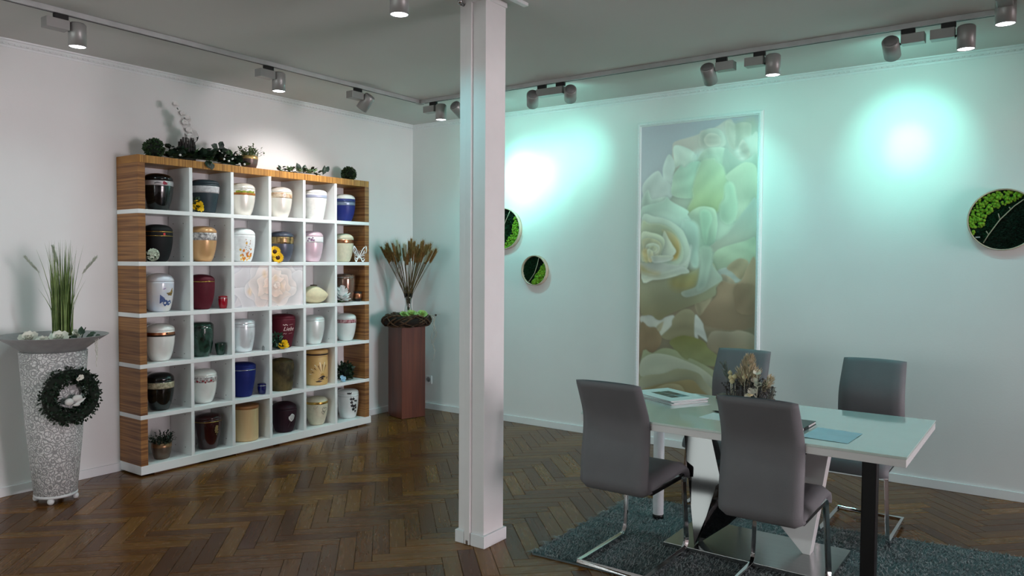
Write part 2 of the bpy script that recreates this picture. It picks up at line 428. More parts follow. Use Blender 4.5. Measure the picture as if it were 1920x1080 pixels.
def print_grid(name, canvas, origin, eu, ev, m, parent):
    """a flat print: a fine grid of coloured points; rows run along ev from origin"""
    H, W = canvas.shape[:2]; o = np.array(origin); eu, ev = np.array(eu), np.array(ev)
    u = np.linspace(0, 1, W); v = np.linspace(0, 1, H)
    P = o + u[None, :, None] * eu + v[:, None, None] * ev
    idx = np.arange(H * W).reshape(H, W)
    f = np.stack([idx[:-1, :-1], idx[1:, :-1], idx[1:, 1:], idx[:-1, 1:]], -1).reshape(-1, 4)
    me = bpy.data.meshes.new(name); me.vertices.add(H * W); me.vertices.foreach_set('co', P.reshape(-1))
    me.loops.add(f.size); me.loops.foreach_set('vertex_index', f.reshape(-1)); me.polygons.add(len(f))
    me.polygons.foreach_set('loop_start', np.arange(len(f)) * 4); me.polygons.foreach_set('loop_total', np.full(len(f), 4))
    me.update(calc_edges=True)
    ca = me.color_attributes.new('Col', 'FLOAT_COLOR', 'POINT')
    ca.data.foreach_set('color', np.concatenate([canvas, np.ones((H, W, 1))], -1).reshape(-1).astype(np.float32))
    me.materials.append(m); ob = bpy.data.objects.new(name, me); col.objects.link(ob); ob.parent = parent
    return ob
SPRINT = print_mat('rose_board_print', .45)
def rose_canvas():
    W, H = 190, 92; cv = np.zeros((H, W, 3)); cv[:] = lin((226, 222, 230))[:3]
    asp = H / W; X, Y = np.meshgrid(np.linspace(0, 1, W), np.linspace(0, 1, H) * asp)
    r = random.Random(5); cx, cy = .58, .5
    def blob(a0, a1, ri, ro, ca, cb, rim, sh, ex=1.25):
        n = 9; out = []
        for k in range(n):
            a = a0 + (a1 - a0) * k / (n - 1); q = ro * (1 + .1 * math.sin(k * 2.1 + a0 * 3))
            out.append((cx + ex * q * math.cos(a), (cy * asp + q * math.sin(a)) / asp))
        for k in range(n - 1, -1, -2):
            a = a0 + (a1 - a0) * k / (n - 1); out.append((cx + ex * ri * math.cos(a), (cy * asp + ri * math.sin(a)) / asp))
        paint(cv, X, Y, out, ca, cb, rim, sh, asp, .006, swid=.012)
    tones = [((234, 230, 236), (226, 220, 228)), ((236, 230, 234), (228, 220, 224)), ((238, 230, 232), (228, 216, 216)), ((238, 226, 224), (228, 210, 206)), ((238, 220, 214), (226, 202, 192)), ((238, 216, 206), (226, 196, 182))]
    ang = .4
    for ring, (ro, cnt) in enumerate(((.56, 4), (.45, 4), (.35, 3), (.26, 3), (.18, 3), (.115, 3))):
        for q in range(cnt):
            ang += 2 * math.pi / cnt + r.uniform(-.15, .15)
            blob(ang, ang + 2 * math.pi / cnt * 1.2, ro * .3, ro * r.uniform(.9, 1.1), tones[ring][0], tones[ring][1], .6, .30)
        ang += .5
    for u, v, s in ((.44, .2, .03), (.22, .62, .026), (.57, .3, .022), (.66, .5, .02)):
        paint(cv, X, Y, [(u - s, v), (u, v - s * 3), (u + s, v), (u + s * .3, v + s * 3)], (236, 208, 184), (226, 194, 160), 0, 0, asp, .05)
    blob(0, 6.2, .005, .05, (238, 214, 204), (222, 186, 172), .8, .4)
    blob(1, 4.4, .005, .032, (244, 226, 218), (232, 204, 192), .8, .4)
    return np.clip(cv, 0, 1)
rc = rose_canvas()
cw = (IY1 - IY0) / 6
for k, lab in ((2, 'left half of the cream rose picture filling a shelf cell'), (3, 'right half of the cream rose picture filling a shelf cell')):
    y0, y1 = IY0 + k * cw + .0135, IY0 + (k + 1) * cw - .0135; z0, z1 = BZ[2] + BT + .0008, BZ[1] - BT - .001
    t = thing('picture_board', lab, 'picture', (0, 0, 0), group='rose picture boards')
    MB().box(.255, .272, y0, y1, z0, z1).build('board', WHITE, t)
    sub = rc[:, :95] if k == 2 else rc[:, 95:]
    print_grid('print', sub, (.2725, y0, z1), (0, y1 - y0, 0), (0, 0, z0 - z1), SPRINT, t)

# ------------------------------------------------------------------ urns
def mix_mat(name, *a, **k): return mat(name, *a, **k)
GOLD = mat('gold_trim', (206, 168, 92), .25, metal=1, vary=.08)
SILV = mat('silver_trim', (206, 206, 210), .2, metal=1, vary=.05)
COPP = mat('copper_trim', (190, 128, 96), .28, metal=1, vary=.08)
def glossy(n, c, **k): return mat(n, c, .16, coat=.6, vary=.03, **k)
def matte(n, c, **k): return mat(n, c, .6, spec=.3, vary=.06, scale=40, **k)
def pearl(n, c, **k): return mat(n, c, .3, metal=.25, coat=.25, vary=.03, **k)
def radius(S, z):
    """outer radius of an urn body/lid at height z"""
    H, Rr, rb, zb, zl, pw, e, kd = S
    if z >= zl * H:
        t = min(1, (z - zl * H) / (H - zl * H)); return Rr * max(0, 1 - t ** e) ** (1 / e)
    if z >= zb * H: return Rr
    t = z / (zb * H); base = rb + (1 - rb) * math.sin(math.pi / 2 * t) ** pw
    rc_ = .06
    if t < rc_: base -= rb * .12 * (1 - math.sqrt(max(0, 1 - (1 - t / rc_) ** 2)))
    return Rr * base
SHAPE = {'classic': (.56, .70, .81, .62, 2.35), 'taper': (.68, .86, .87, 1.1, 2.6), 'cyl': (.97, .5, .9, .6, 5), 'belly': (.66, .72, .78, .72, 2.2), 'slim': (.60, .76, .82, .75, 2.3), 'flat': (.70, .72, .85, .75, 3.0)}
def urn(name, label, x, y, z0, H, Rr, shape, body, lid=None, band=None, lines=(), rot=0, group=None, grouplid=True, n=44):
    rb, zb, zl, pw, e = SHAPE[shape]; S = (H, Rr, rb, zb, zl, pw, e, 0)
    t = thing(name, label, 'urn', (x, y, z0), 0, group)
    zs = [zl * H * (1 - math.cos(math.pi / 2 * k / 18)) if k < 6 else zl * H * k / 18 for k in range(19)]
    zs = sorted(set([0, .002, .006] + [zl * H * k / 18 for k in range(1, 19)]))
    MB().lathe([(radius(S, max(z, .0)), z) for z in zs] + [(Rr * .96, zl * H + .0005)], n).build('body', body, t)
    g = .0016
    pl = [(Rr * .97, zl * H + g * .5), (Rr * .995, zl * H + g)]
    for k in range(1, 15):
        u = math.sin(math.pi / 2 * k / 14); pl.append((max(1e-5, Rr * max(0, 1 - u ** e) ** (1 / e)), zl * H + g + u * (H - zl * H)))
    MB().lathe(pl, n).build('lid', lid or body, t)
    if band:
        za, zb_, bm = band
        MB().lathe([(radius(S, za * H), za * H)] + [(radius(S, zz * H) + .0009, zz * H) for zz in np.linspace(za, zb_, 5)] + [(radius(S, zb_ * H), zb_ * H)], n).build('band', bm, t)
    for zz, hh, lm in lines:
        MB().lathe([(radius(S, (zz - hh / 2) * H), (zz - hh / 2) * H), (radius(S, (zz - hh / 2) * H) + .0014, (zz - hh / 2) * H), (radius(S, (zz + hh / 2) * H) + .0014, (zz + hh / 2) * H), (radius(S, (zz + hh / 2) * H), (zz + hh / 2) * H)], n).build('trim_line', lm, t)
    return t, S
def decal(S, polys, az, name, m, parent, off=.0012):
    """thin motif wrapped on the urn: polygons in (sideways metres, height) around azimuth az"""
    mb = MB()
    for P in polys:
        P = [tuple(p) for p in P]
        n = len(P); cx = sum(p[0] for p in P) / n; cz = sum(p[1] for p in P) / n
        vs = []
        for q in [(cx, cz)] + P:
            r_ = radius(S, q[1]) + off; a = az + q[0] / S[1]
            vs.append((r_ * math.cos(a), r_ * math.sin(a), q[1]))
        mb.add(vs, [(0, 1 + i, 1 + (i + 1) % n) for i in range(n)])
    return mb.build(name, m, parent)
def ribbon(pts, w):
    """a stroke along pts as small quads"""
    out = []
    for (a, b), (c, d) in zip(pts[:-1], pts[1:]):
        l = math.hypot(c - a, d - b) or 1; nx, nz = -(d - b) / l * w / 2, (c - a) / l * w / 2
        out.append([(a + nx, b + nz), (a - nx, b - nz), (c - nx, d - nz), (c + nx, d + nz)])
    return out
def blot(cx, cz, r, n=7, k=.3, seed=0):
    q = random.Random(seed); return [(cx + r * (1 + q.uniform(-k, k)) * math.cos(2 * math.pi * i / n), cz + r * (1 + q.uniform(-k, k)) * math.sin(2 * math.pi * i / n)) for i in range(n)]
def flower2d(cx, cz, r, n=5, a0=0):
    return [[(cx, cz), (cx + r * math.cos(a0 + 2 * math.pi * (i - .42) / n) * .8, cz + r * math.sin(a0 + 2 * math.pi * (i - .42) / n) * .8), (cx + r * math.cos(a0 + 2 * math.pi * i / n), cz + r * math.sin(a0 + 2 * math.pi * i / n)), (cx + r * math.cos(a0 + 2 * math.pi * (i + .42) / n) * .8, cz + r * math.sin(a0 + 2 * math.pi * (i + .42) / n) * .8)] for i in range(n)]
FZ = [1.8325, 1.4745, 1.1215, .7715, .4215, .073]      # shelf surface of each row
FA = R(-22)
WHT = glossy('white_glaze', (236, 236, 232)); PRL = pearl('pearl_white', (238, 232, 222)); CREAM = matte('cream_matt', (216, 208, 184))
BLK = glossy('black_glaze', (10, 11, 12)); BLKM = matte('black_matt', (20, 20, 22)); WINE = matte('wine_red_matt', (88, 18, 34)); NAVY = matte('navy_matt', (22, 34, 104))
# row 1
t, S = urn('urn', 'glossy black urn with silver band carrying a red rose, top row', .16, -2.786, FZ[0], .262, .1, 'classic', BLK, band=(.66, .79, mat('silver_band', (186, 180, 182), .35, metal=.3)), group='urns on the shelf')
decal(S, [blot(.03, .19, .013, 9, .2, 1), blot(.043, .187, .009, 7, .2, 2)], FA, 'rose_motif', mat('red_print', (150, 40, 60), .4), t)
decal(S, ribbon([(-.035, .186), (-.02, .192), (0, .189), (.016, .188)], .006), FA, 'stem_motif', mat('grey_print', (84, 80, 84), .4), t)
t, S = urn('urn', 'anthracite urn with broad pale stone band behind yellow flower, top row', .16, -2.419, FZ[0], .249, .1, 'taper', mat('anthracite', (38, 52, 60), .5, vary=.08, scale=60), band=(.60, .80, mat('pale_stone', (206, 204, 206), .7, c2=(178, 176, 180), scale=60)), group='urns on the shelf')
t, S = urn('urn', 'pearl white urn with green and orange landscape band, top row', .16, -2.102, FZ[0], .252, .097, 'classic', PRL, band=(.62, .69, mat('orange_print', (176, 110, 30), .4, c2=(120, 66, 30), scale=30)), group='urns on the shelf')
decal(S, [[(q * .012 - .07, .252 * .69), (q * .012 - .058, .252 * .69), (q * .012 - .058, .252 * (.745 + .012 * math.sin(q * 1.7))), (q * .012 - .07, .252 * (.745 + .012 * math.sin(q * 1.7 - 1.7)))] for q in range(13)], FA, 'meadow_motif', mat('green_print', (170, 170, 50), .4, c2=(110, 134, 44), scale=40), t)
decal(S, [[(-.04, .252 * .775), (.012, .252 * .775), (.02, .252 * .79), (-.03, .252 * .795)]], FA, 'tree_motif', mat('dark_green_print', (50, 66, 30), .4), t)
t, S = urn('urn', 'pearl white urn with golden brown rose picture band, top row', .16, -1.75, FZ[0], .25, .098, 'classic', PRL, band=(.63, .80, mat('sepia_band', (232, 216, 192), .35, c2=(168, 120, 74), scale=22)), group='urns on the shelf')
decal(S, [blot(.012, .179, .016, 10, .12, 4)] , FA, 'rose_motif', mat('pale_rose_print', (240, 222, 214), .4), t)
decal(S, ribbon([(.012 + .010 * math.cos(a) * (1 - a / 14), .179 + .010 * math.sin(a) * (1 - a / 14)) for a in np.arange(0, 11, .7)], .0016), FA, 'rose_line', mat('rose_line_print', (196, 130, 116), .4), t, .0018)
t, S = urn('urn', 'plain white tapered urn with pale lilac grey band, top row', .16, -1.387, FZ[0], .256, .1, 'taper', matte('white_matt', (238, 236, 232)), band=(.72, .82, mat('lilac_band', (178, 182, 204), .35, metal=.2)), group='urns on the shelf')
t, S = urn('urn', 'blue urn with white lid and silver blue bands, top row', .16, -1.057, FZ[0], .243, .095, 'classic', mat('royal_blue', (28, 40, 116), .45), WHT, band=(.58, .70, mat('steel_blue_band', (96, 112, 142), .3, metal=.4, c2=(150, 160, 180), scale=8, stretch=(1, 1, 14))), lines=((.735, .05, mat('mid_blue_band', (60, 76, 120), .3, metal=.4)),), group='urns on the shelf')
# row 2
t, S = urn('urn', 'matt black urn with two gold lines and a red emblem', .16, -2.793, FZ[1], .261, .1, 'classic', BLKM, lines=((.69, .016, GOLD), (.80, .016, GOLD)), group='urns on the shelf')
decal(S, [blot(.032, .193, .010, 7, .3, 3)], FA, 'red_motif', mat('red_print2', (178, 24, 40), .4), t)
t, S = urn('urn', 'copper gold urn with white floral band', .16, -2.442, FZ[1], .264, .098, 'classic', pearl('copper_gold', (206, 160, 112)), band=(.60, .81, mat('floral_band', (226, 222, 220), .5, c2=(92, 86, 90), scale=42)), group='urns on the shelf')
t, S = urn('urn', 'white bellied urn strewn with orange and yellow blossoms', .16, -2.109, FZ[1], .263, .1, 'belly', matte('white_matt2', (236, 238, 238)), group='urns on the shelf')
q = random.Random(3); fl1, fl2, fl3 = [], [], []
for i in range(34):
    u = q.uniform(-.055, .055); zz = .012 + abs(q.gauss(0, .04))
    (fl1 if i % 2 else fl2).extend(flower2d(u, zz, q.uniform(.006, .011), 5, q.uniform(0, 1)))
for i in range(14): fl3 += flower2d(.0 + q.uniform(-.02, .035), .06 + i * .0085, .0045, 5, q.uniform(0, 1))
for nm, ps, c in (('yellow_blossoms', fl1, (244, 186, 40)), ('orange_blossoms', fl2, (226, 130, 32)), ('brown_blossoms', fl3, (168, 110, 78))):
    decal(S, ps, FA + R(10), nm, mat(nm, c, .5), t, .0014 if nm[0] == 'y' else .0018)
t, S = urn('urn', 'slate blue metallic urn with broad gold picture band behind sunflowers', .16, -1.74, FZ[1], .249, .102, 'classic', pearl('slate_blue', (84, 88, 104)), pearl('slate_lid', (70, 74, 88)), band=(.59, .81, mat('gold_picture', (206, 172, 116), .22, metal=.6, c2=(58, 40, 30), scale=16, stretch=(3, 3, .4))), group='urns on the shelf')
t, S = urn('urn', 'pink pearl urn with white band of violet flowers', .16, -1.423, FZ[1], .263, .095, 'classic', pearl('pink_pearl', (226, 194, 206)), band=(.62, .81, mat('white_band', (238, 234, 236), .4)), group='urns on the shelf')
decal(S, sum([flower2d(u, zz, r_, 5, u * 99) for u, zz, r_ in ((-.05, .196, .010), (-.03, .186, .012), (-.012, .182, .010), (-.02, .203, .008), (-.06, .178, .008))], []), FA, 'violet_motif', mat('violet_print', (128, 84, 124), .4), t)
t, S = urn('urn', 'beige urn with copper band beside the white butterfly', .16, -1.077, FZ[1], .251, .095, 'classic', CREAM, band=(.66, .79, COPP), group='urns on the shelf')
# row 3
t, S = urn('urn', 'white urn painted with a blue and a yellow butterfly', .16, -2.787, FZ[2], .271, .1, 'belly', mat('pastel_glaze', (232, 226, 220), .22, coat=.5, c2=(206, 214, 232), scale=5), group='urns on the shelf')
bf = lambda P: [(.044 + (u - .05) * 1.4, .074 + (z - .07) * 1.4) for u, z in P]
decal(S, [bf(P) for P in ([(.012, .06), (.014, .105), (.035, .09), (.045, .075), (.04, .066)], [(.028, .062), (.045, .078), (.075, .076), (.086, .062), (.07, .05), (.04, .046)])], FA, 'blue_butterfly', mat('butterfly_blue', (54, 74, 128), .4, c2=(90, 112, 160), scale=90), t)
decal(S, [bf(P) for P in ([(.055, .1), (.07, .118), (.083, .14), (.088, .115), (.08, .098)], [(.045, .112), (.07, .116), (.078, .1), (.06, .1)])], FA, 'yellow_butterfly', mat('butterfly_yellow', (176, 142, 60), .4, c2=(70, 60, 50), scale=90), t)
decal(S, [[(.012, .163), (.03, .17), (.036, .166), (.02, .156)]], FA, 'pale_butterfly', mat('butterfly_pale', (170, 150, 190), .4), t)
t, S = urn('urn', 'matt wine red urn with one gold line, beside a tiny red urn', .16, -2.458, FZ[2], .258, .095, 'classic', WINE, lines=((.80, .018, GOLD),), group='urns on the shelf')
t, S = urn('keepsake_urn', 'tiny shiny red urn with silver rim', .2, -2.304, FZ[2], .096, .035, 'flat', glossy('ruby_glaze', (150, 14, 34)), lines=((.83, .05, SILV),), group='tiny keepsake urns', n=28)
t, S = urn('urn', 'brown copper sheen urn behind the white water lily', .16, -1.058, FZ[2], .249, .095, 'flat', mat('smoky_copper', (150, 118, 104), .16, metal=.55, coat=.5, c2=(104, 70, 58), scale=5, stretch=(5, 5, .3)), lines=((.87, .02, SILV),), group='urns on the shelf')
t, S = urn('keepsake_urn', 'tiny dark urn with copper middle at the right end of its row', .235, -.966, FZ[2], .09, .036, 'flat', mat('dark_bronze', (50, 42, 40), .3, metal=.4), band=(.3, .8, COPP), group='tiny keepsake urns', n=28)
# stone-shaped urn
t = thing('stone_urn', 'low cream pebble shaped urn with dark stopper', 'urn', (.15, -1.395, FZ[2]), R(-20), 'urns on the shelf')
mb = MB(); nu, nv = 32, 16; vs = []
for k in range(nv + 1):
    ph = math.pi * k / nv
    for i in range(nu):
        a = 2 * math.pi * i / nu; x, y, z = math.sin(ph) * math.cos(a), math.sin(ph) * math.sin(a), -math.cos(ph)
        z2 = (z + 1) * .078; r_ = (.125 - .045 * max(0, z)) * (1 if z > 0 else .92 + .08 * (1 + z))
        vs.append((x * .088, y * r_ + .018 * (z > 0) * -z * .4, max(.0, z2 - .006)))
mb.add(vs, [(k * nu + i, k * nu + (i + 1) % nu, (k + 1) * nu + (i + 1) % nu, (k + 1) * nu + i) for k in range(nv) for i in range(nu)], 0, True)
mb.build('body', matte('pebble_cream', (220, 206, 172)), t)
MB().lathe([(.018, .142), (.03, .148), (.03, .156), (.0001, .16)], 20).build('stopper', mat('stopper_brown', (92, 80, 70), .5), t)
# row 4
t, S = urn('urn', 'glossy white urn with copper band edged in black', .16, -2.784, FZ[3], .265, .1, 'classic', WHT, band=(.70, .78, COPP), lines=((.685, .03, mat('black_line', (20, 16, 16), .3)),), group='urns on the shelf')
decal(S, [blot(.035, .199, .007, 6, .3, 8)], FA, 'dark_motif', mat('black_line2', (30, 18, 18), .3), t, .0018)
MARB = mat('green_marble', (8, 26, 20), .14, coat=.5, c2=(44, 74, 62), scale=26, stretch=(1, 1, .7))
t, S = urn('urn', 'large dark green marble urn', .16, -2.467, FZ[3], .257, .092, 'flat', MARB, group='urns on the shelf')
t, S = urn('keepsake_urn', 'tiny dark green marble urn', .2, -2.328, FZ[3], .096, .041, 'taper', MARB, group='tiny keepsake urns', n=28)
t, S = urn('urn', 'shiny silvery white urn with engraved curl', .16, -2.109, FZ[3], .26, .095, 'flat', mat('silver_white', (226, 230, 234), .12, metal=.3, coat=.6), lines=((.755, .012, SILV),), group='urns on the shelf')
GREYL = mat('engraved_line', (150, 150, 152), .4)
decal(S, ribbon([(.045, .13), (.05, .15), (.058, .155), (.062, .145), (.055, .12), (.05, .1), (.045, .09), (.052, .083)], .0022) + ribbon([(.052, .118), (.062, .128), (.07, .118), (.062, .1), (.052, .092)], .002) + ribbon([(.04, .085), (.055, .08), (.068, .088)], .002), FA, 'engraving', GREYL, t)
t, S = urn('urn', 'matt wine red urn with white script behind yellow roses', .16, -1.732, FZ[3], .275, .105, 'taper', WINE, group='urns on the shelf')
PALE = mat('script_print', (232, 206, 204), .4)
def lettering(txt, size, u0, z0, shear=.35):
    cu = bpy.data.curves.new('lettering', 'FONT'); cu.body = txt; cu.size = size; cu.shear = shear; cu.resolution_u = 3
    ob = bpy.data.objects.new('lettering', cu); col.objects.link(ob)
    me = bpy.data.meshes.new_from_object(ob.evaluated_get(bpy.context.evaluated_depsgraph_get()))
    P = [tuple(v.co) for v in me.vertices]; T = [tuple(p.vertices) for p in me.polygons]
    bpy.data.objects.remove(ob); bpy.data.meshes.remove(me); bpy.data.curves.remove(cu)
    return [(u0 + p[0], z0 + p[1]) for p in P], T
P_, T_ = lettering('Liebe', .048, -.022, .143)
mb = MB(); mb.add([((radius(S, z) + .0015) * math.cos(FA + u / S[1]), (radius(S, z) + .0015) * math.sin(FA + u / S[1]), z) for u, z in P_], T_); mb.build('script', PALE, t)
sq = []
for z_, k in ((.19, 0), (.118, 1)):
    sq += ribbon([(-.022 + i * .004, z_ + (.006 if (i * 7 + k * 3) % 3 else -.003) * ((i + k) % 2)) for i in range(11 - 2 * k)], .0034 if not k else .002)
    sq += ribbon([(.03, z_), (.05, z_ + .003), (.07, z_ + .004)], .0016)
decal(S, sq, FA, 'script_line', PALE, t)
t, S = urn('urn', 'plain pearl white urn with domed lid, fourth row', .16, -1.407, FZ[3], .25, .093, 'slim', pearl('pearl_grey', (226, 228, 226)), group='urns on the shelf')
t, S = urn('urn', 'white urn with dark red patterned band', .16, -1.044, FZ[3], .245, .093, 'classic', glossy('white_glaze2', (228, 232, 230)), band=(.66, .79, mat('red_pattern', (128, 34, 50), .4, c2=(206, 170, 172), scale=50)), group='urns on the shelf')
t = thing('shelf_peg', 'small dark metal clip lying on the shelf near silvery urn', 'clip', (.235, -1.972, FZ[3]))
MB().tube([(0, -.008, 0.002), (0, -.008, .03), (0, -.002, .034), (0, .006, .03), (0, .006, .002)], .0028, 6).build('wire', mat('dark_wire', (50, 48, 48), .4, metal=.6), t)
# row 5
t, S = urn('urn', 'glossy black urn with cream ornamental band', .16, -2.79, FZ[4], .266, .097, 'classic', BLK, band=(.60, .76, mat('cream_lace', (196, 190, 160), .5, c2=(132, 126, 100), scale=60)), group='urns on the shelf')
t, S = urn('urn', 'glossy white urn with black and red scroll band', .16, -2.447, FZ[4], .254, .095, 'classic', WHT, band=(.63, .79, mat('lace_band', (226, 222, 220), .4, c2=(120, 110, 110), scale=60)), group='urns on the shelf')
decal(S, [blot(u, .168 + .006 * math.sin(u * 200), r_, 6, .4, i) for i, (u, r_) in enumerate(((-.06, .008), (-.045, .005), (-.02, .007), (-.005, .009), (.008, .006), (.035, .008), (.043, .006), (.056, .006)))], FA, 'red_motif', mat('red_print3', (150, 22, 40), .4), t, .0018)
t, S = urn('urn', 'matt navy blue urn with silver line, beside a tiny blue urn', .16, -2.11, FZ[4], .266, .1, 'taper', NAVY, lines=((.80, .02, SILV),), group='urns on the shelf')
t, S = urn('keepsake_urn', 'tiny glossy navy urn with silver rim', .2, -1.958, FZ[4], .087, .038, 'flat', glossy('navy_glaze', (14, 18, 84)), lines=((.8, .05, SILV),), group='tiny keepsake urns', n=28)
# rough wood/stone urn
t = thing('rough_urn', 'rugged olive brown bark textured urn', 'urn', (.16, -1.744, FZ[4]), 0, 'urns on the shelf')
mb = MB(); nu, nv = 44, 26; vs = []
for k in range(nv + 1):
    u = k / nv; z = .267 * u
    rr = .1 * (.84 + .16 * math.sin(math.pi * min(1, u / .8) / 2)) if u < .86 else .1 * (1 - ((u - .86) / .14) ** 2.6 * .98)
    for i in range(nu):
        a = 2 * math.pi * i / nu
        nz = noise.noise(Vector((math.cos(a) * 2.2, math.sin(a) * 2.2, z * 22))) * .0065 + noise.noise(Vector((math.cos(a) * 6, math.sin(a) * 6, z * 40 + 7))) * .003
        r_ = max(.001, rr + nz * min(1, (1.02 - u) * 8))
        vs.append((r_ * math.cos(a), r_ * math.sin(a), z + (.004 * noise.noise(Vector((math.cos(a), math.sin(a), 3))) if u > .8 else 0)))
mb.add(vs, [(k * nu + i, k * nu + (i + 1) % nu, (k + 1) * nu + (i + 1) % nu, (k + 1) * nu + i) for k in range(nv) for i in range(nu)], 0, True)
mb.f.append(list(range(nu))[::-1]); mb.m.append(0); mb.s.append(False)
mb.build('body', mat('bark_olive', (46, 38, 18), .75, c2=(96, 80, 44), scale=14, stretch=(1, 1, .6), bump=.6, bscale=90), t)
t, S = urn('urn', 'tall tan cylinder urn with carved sunrise', .16, -1.378, FZ[4], .304, .098, 'cyl', mat('tan_ceramic', (206, 162, 96), .4, c2=(222, 184, 124), scale=5), lines=((.865, .045, mat('dark_brown_line', (50, 28, 20), .4)), (.81, .012, mat('tan_ridge', (180, 138, 84), .4))), group='urns on the shelf')
sun = (.022, .085)
decal(S, [[(sun[0] + .018 * math.cos(a), sun[1] + .018 * math.sin(a)) for a in np.linspace(0, math.pi, 10)]], FA, 'sun_disc', mat('sun_tan', (190, 144, 70), .4), t)
rays = []
for i, a in enumerate(np.linspace(.12, math.pi - .12, 15)):
    l = .095 if i % 2 else .115
    rays += [[(sun[0] + .026 * math.cos(a), sun[1] + .026 * math.sin(a)), (sun[0] + l * math.cos(a - .04), sun[1] + l * math.sin(a - .04)), (sun[0] + l * math.cos(a + .04), sun[1] + l * math.sin(a + .04))]]
rays = [r_ for r_ in rays if max(p[0] for p in r_) < .085]
decal(S, rays[::2], FA, 'sun_ray', mat('ray_brown', (96, 62, 30), .4), t)
decal(S, rays[1::2], FA, 'sun_ray', mat('ray_cream', (246, 232, 200), .4), t)
decal(S, [[(-.055, .052), (-.02, .056), (.0, .07), (.02, .084), (.038, .082), (.055, .07), (.085, .068), (.075, .052), (.03, .05), (-.01, .044)], [(-.04, .036), (-.01, .042), (.025, .038), (.0, .028), (-.03, .03)]], FA, 'hill_motif', mat('hill_dark', (46, 32, 28), .4), t, .0018)
# row 6
t, S = urn('urn', 'glossy dark wine urn with gold line and gold rose', .16, -2.415, FZ[5], .261, .1, 'taper', glossy('dark_wine_glaze', (52, 10, 16)), lines=((.80, .014, GOLD),), group='urns on the shelf')
decal(S, [blot(.052, .165, .016, 9, .25, 1), blot(.045, .145, .011, 7, .3, 2), blot(.062, .145, .009, 7, .3, 3)] + ribbon([(.054, .15), (.058, .128), (.056, .105)], .004) + [blot(.048, .13, .008, 6, .4, 4), blot(.066, .124, .007, 6, .4, 5)], FA, 'gold_rose', mat('gold_leaf', (196, 172, 122), .35, metal=.6), t)
t, S = urn('urn', 'light maple wood cylinder urn with darker lid', .16, -2.088, FZ[5], .281, .1, 'cyl', mat('maple', (228, 200, 156), .45, c2=(214, 178, 130), scale=3, stretch=(4, 4, .35)), mat('maple_lid', (172, 118, 72), .4, c2=(156, 104, 60), scale=4, stretch=(4, 1, 1)), group='urns on the shelf')
MB().lathe([(.1, .252), (.1025, .254), (.1025, .274), (.1, .278)], 44).build('lid_rim', MATS['maple_lid'], t)
t, S = urn('urn', 'dark aubergine urn with white rose emblem', .16, -1.718, FZ[5], .246, .1, 'belly', matte('aubergine', (44, 18, 30)), group='urns on the shelf')
decal(S, [blot(.042, .125, .030, 11, .16, 1)], FA, 'rose_motif', mat('rose_white', (232, 228, 228), .4), t)
decal(S, ribbon([(.042 + .02 * math.cos(a) * (1 - a / 16), .127 + .02 * math.sin(a) * (1 - a / 16)) for a in np.arange(0, 13, .6)], .0018) + ribbon([(.028, .118), (.036, .106), (.055, .108), (.06, .12)], .0018), FA, 'rose_line', mat('rose_grey', (96, 84, 90), .4), t, .0018)
decal(S, ribbon([(.03, .1), (.024, .075), (.012, .055), (.01, .045)], .004), FA, 'stem_motif', mat('stem_grey', (78, 60, 66), .4), t)
t, S = urn('urn', 'cream urn with gold band and two linked hearts', .16, -1.377, FZ[5], .241, .095, 'slim', CREAM, band=(.76, .85, GOLD), group='urns on the shelf')
hr = lambda cx, cz, s: [(cx + s * .06 * 16 * math.sin(a) ** 3, cz + s * .06 * (13 * math.cos(a) - 5 * math.cos(2 * a) - 2 * math.cos(3 * a) - math.cos(4 * a))) for a in np.linspace(0, 6.283, 22)]
decal(S, ribbon(hr(.046, .135, .026), .0034) + ribbon(hr(.034, .112, .018), .003), FA, 'heart_motif', mat('heart_grey', (70, 66, 58), .4), t)
decal(S, ribbon([(-.05, .168), (-.055, .15), (-.04, .148), (-.025, .162), (-.02, .175)], .0018), FA, 'edge_curl', mat('curl_gold', (140, 126, 90), .4), t)
t, S = urn('urn', 'white urn with trailing black ivy leaves', .16, -1.019, FZ[5], .258, .095, 'flat', glossy('ivy_white', (230, 234, 234)), lines=((.78, .008, mat('seam_grey', (150, 152, 154), .4)),), group='urns on the shelf')
IV = []
for u, z, r_ in ((-.005, .178, .011), (.016, .178, .012), (.0, .148, .012), (.005, .118, .013), (.034, .16, .008), (.05, .158, .008), (.024, .112, .01), (.04, .118, .011), (.02, .085, .014), (.046, .098, .011), (.047, .065, .01), (-.03, .232, .01), (-.012, .233, .012)):
    IV.append([(u + 1.45 * r_ * k * math.cos(a), z + 1.45 * r_ * k * math.sin(a)) for a, k in zip(np.linspace(math.pi / 2, math.pi * 2.5, 11)[:-1], (1.1, .6, 1.0, .6, .9, .5, .9, .6, 1.0, .6))])
decal(S, IV + ribbon([(-.01, .22), (.0, .18), (.012, .14), (.02, .1), (.035, .075), (.047, .05)], .0015), FA, 'ivy_motif', mat('ivy_black', (34, 36, 38), .4), t)

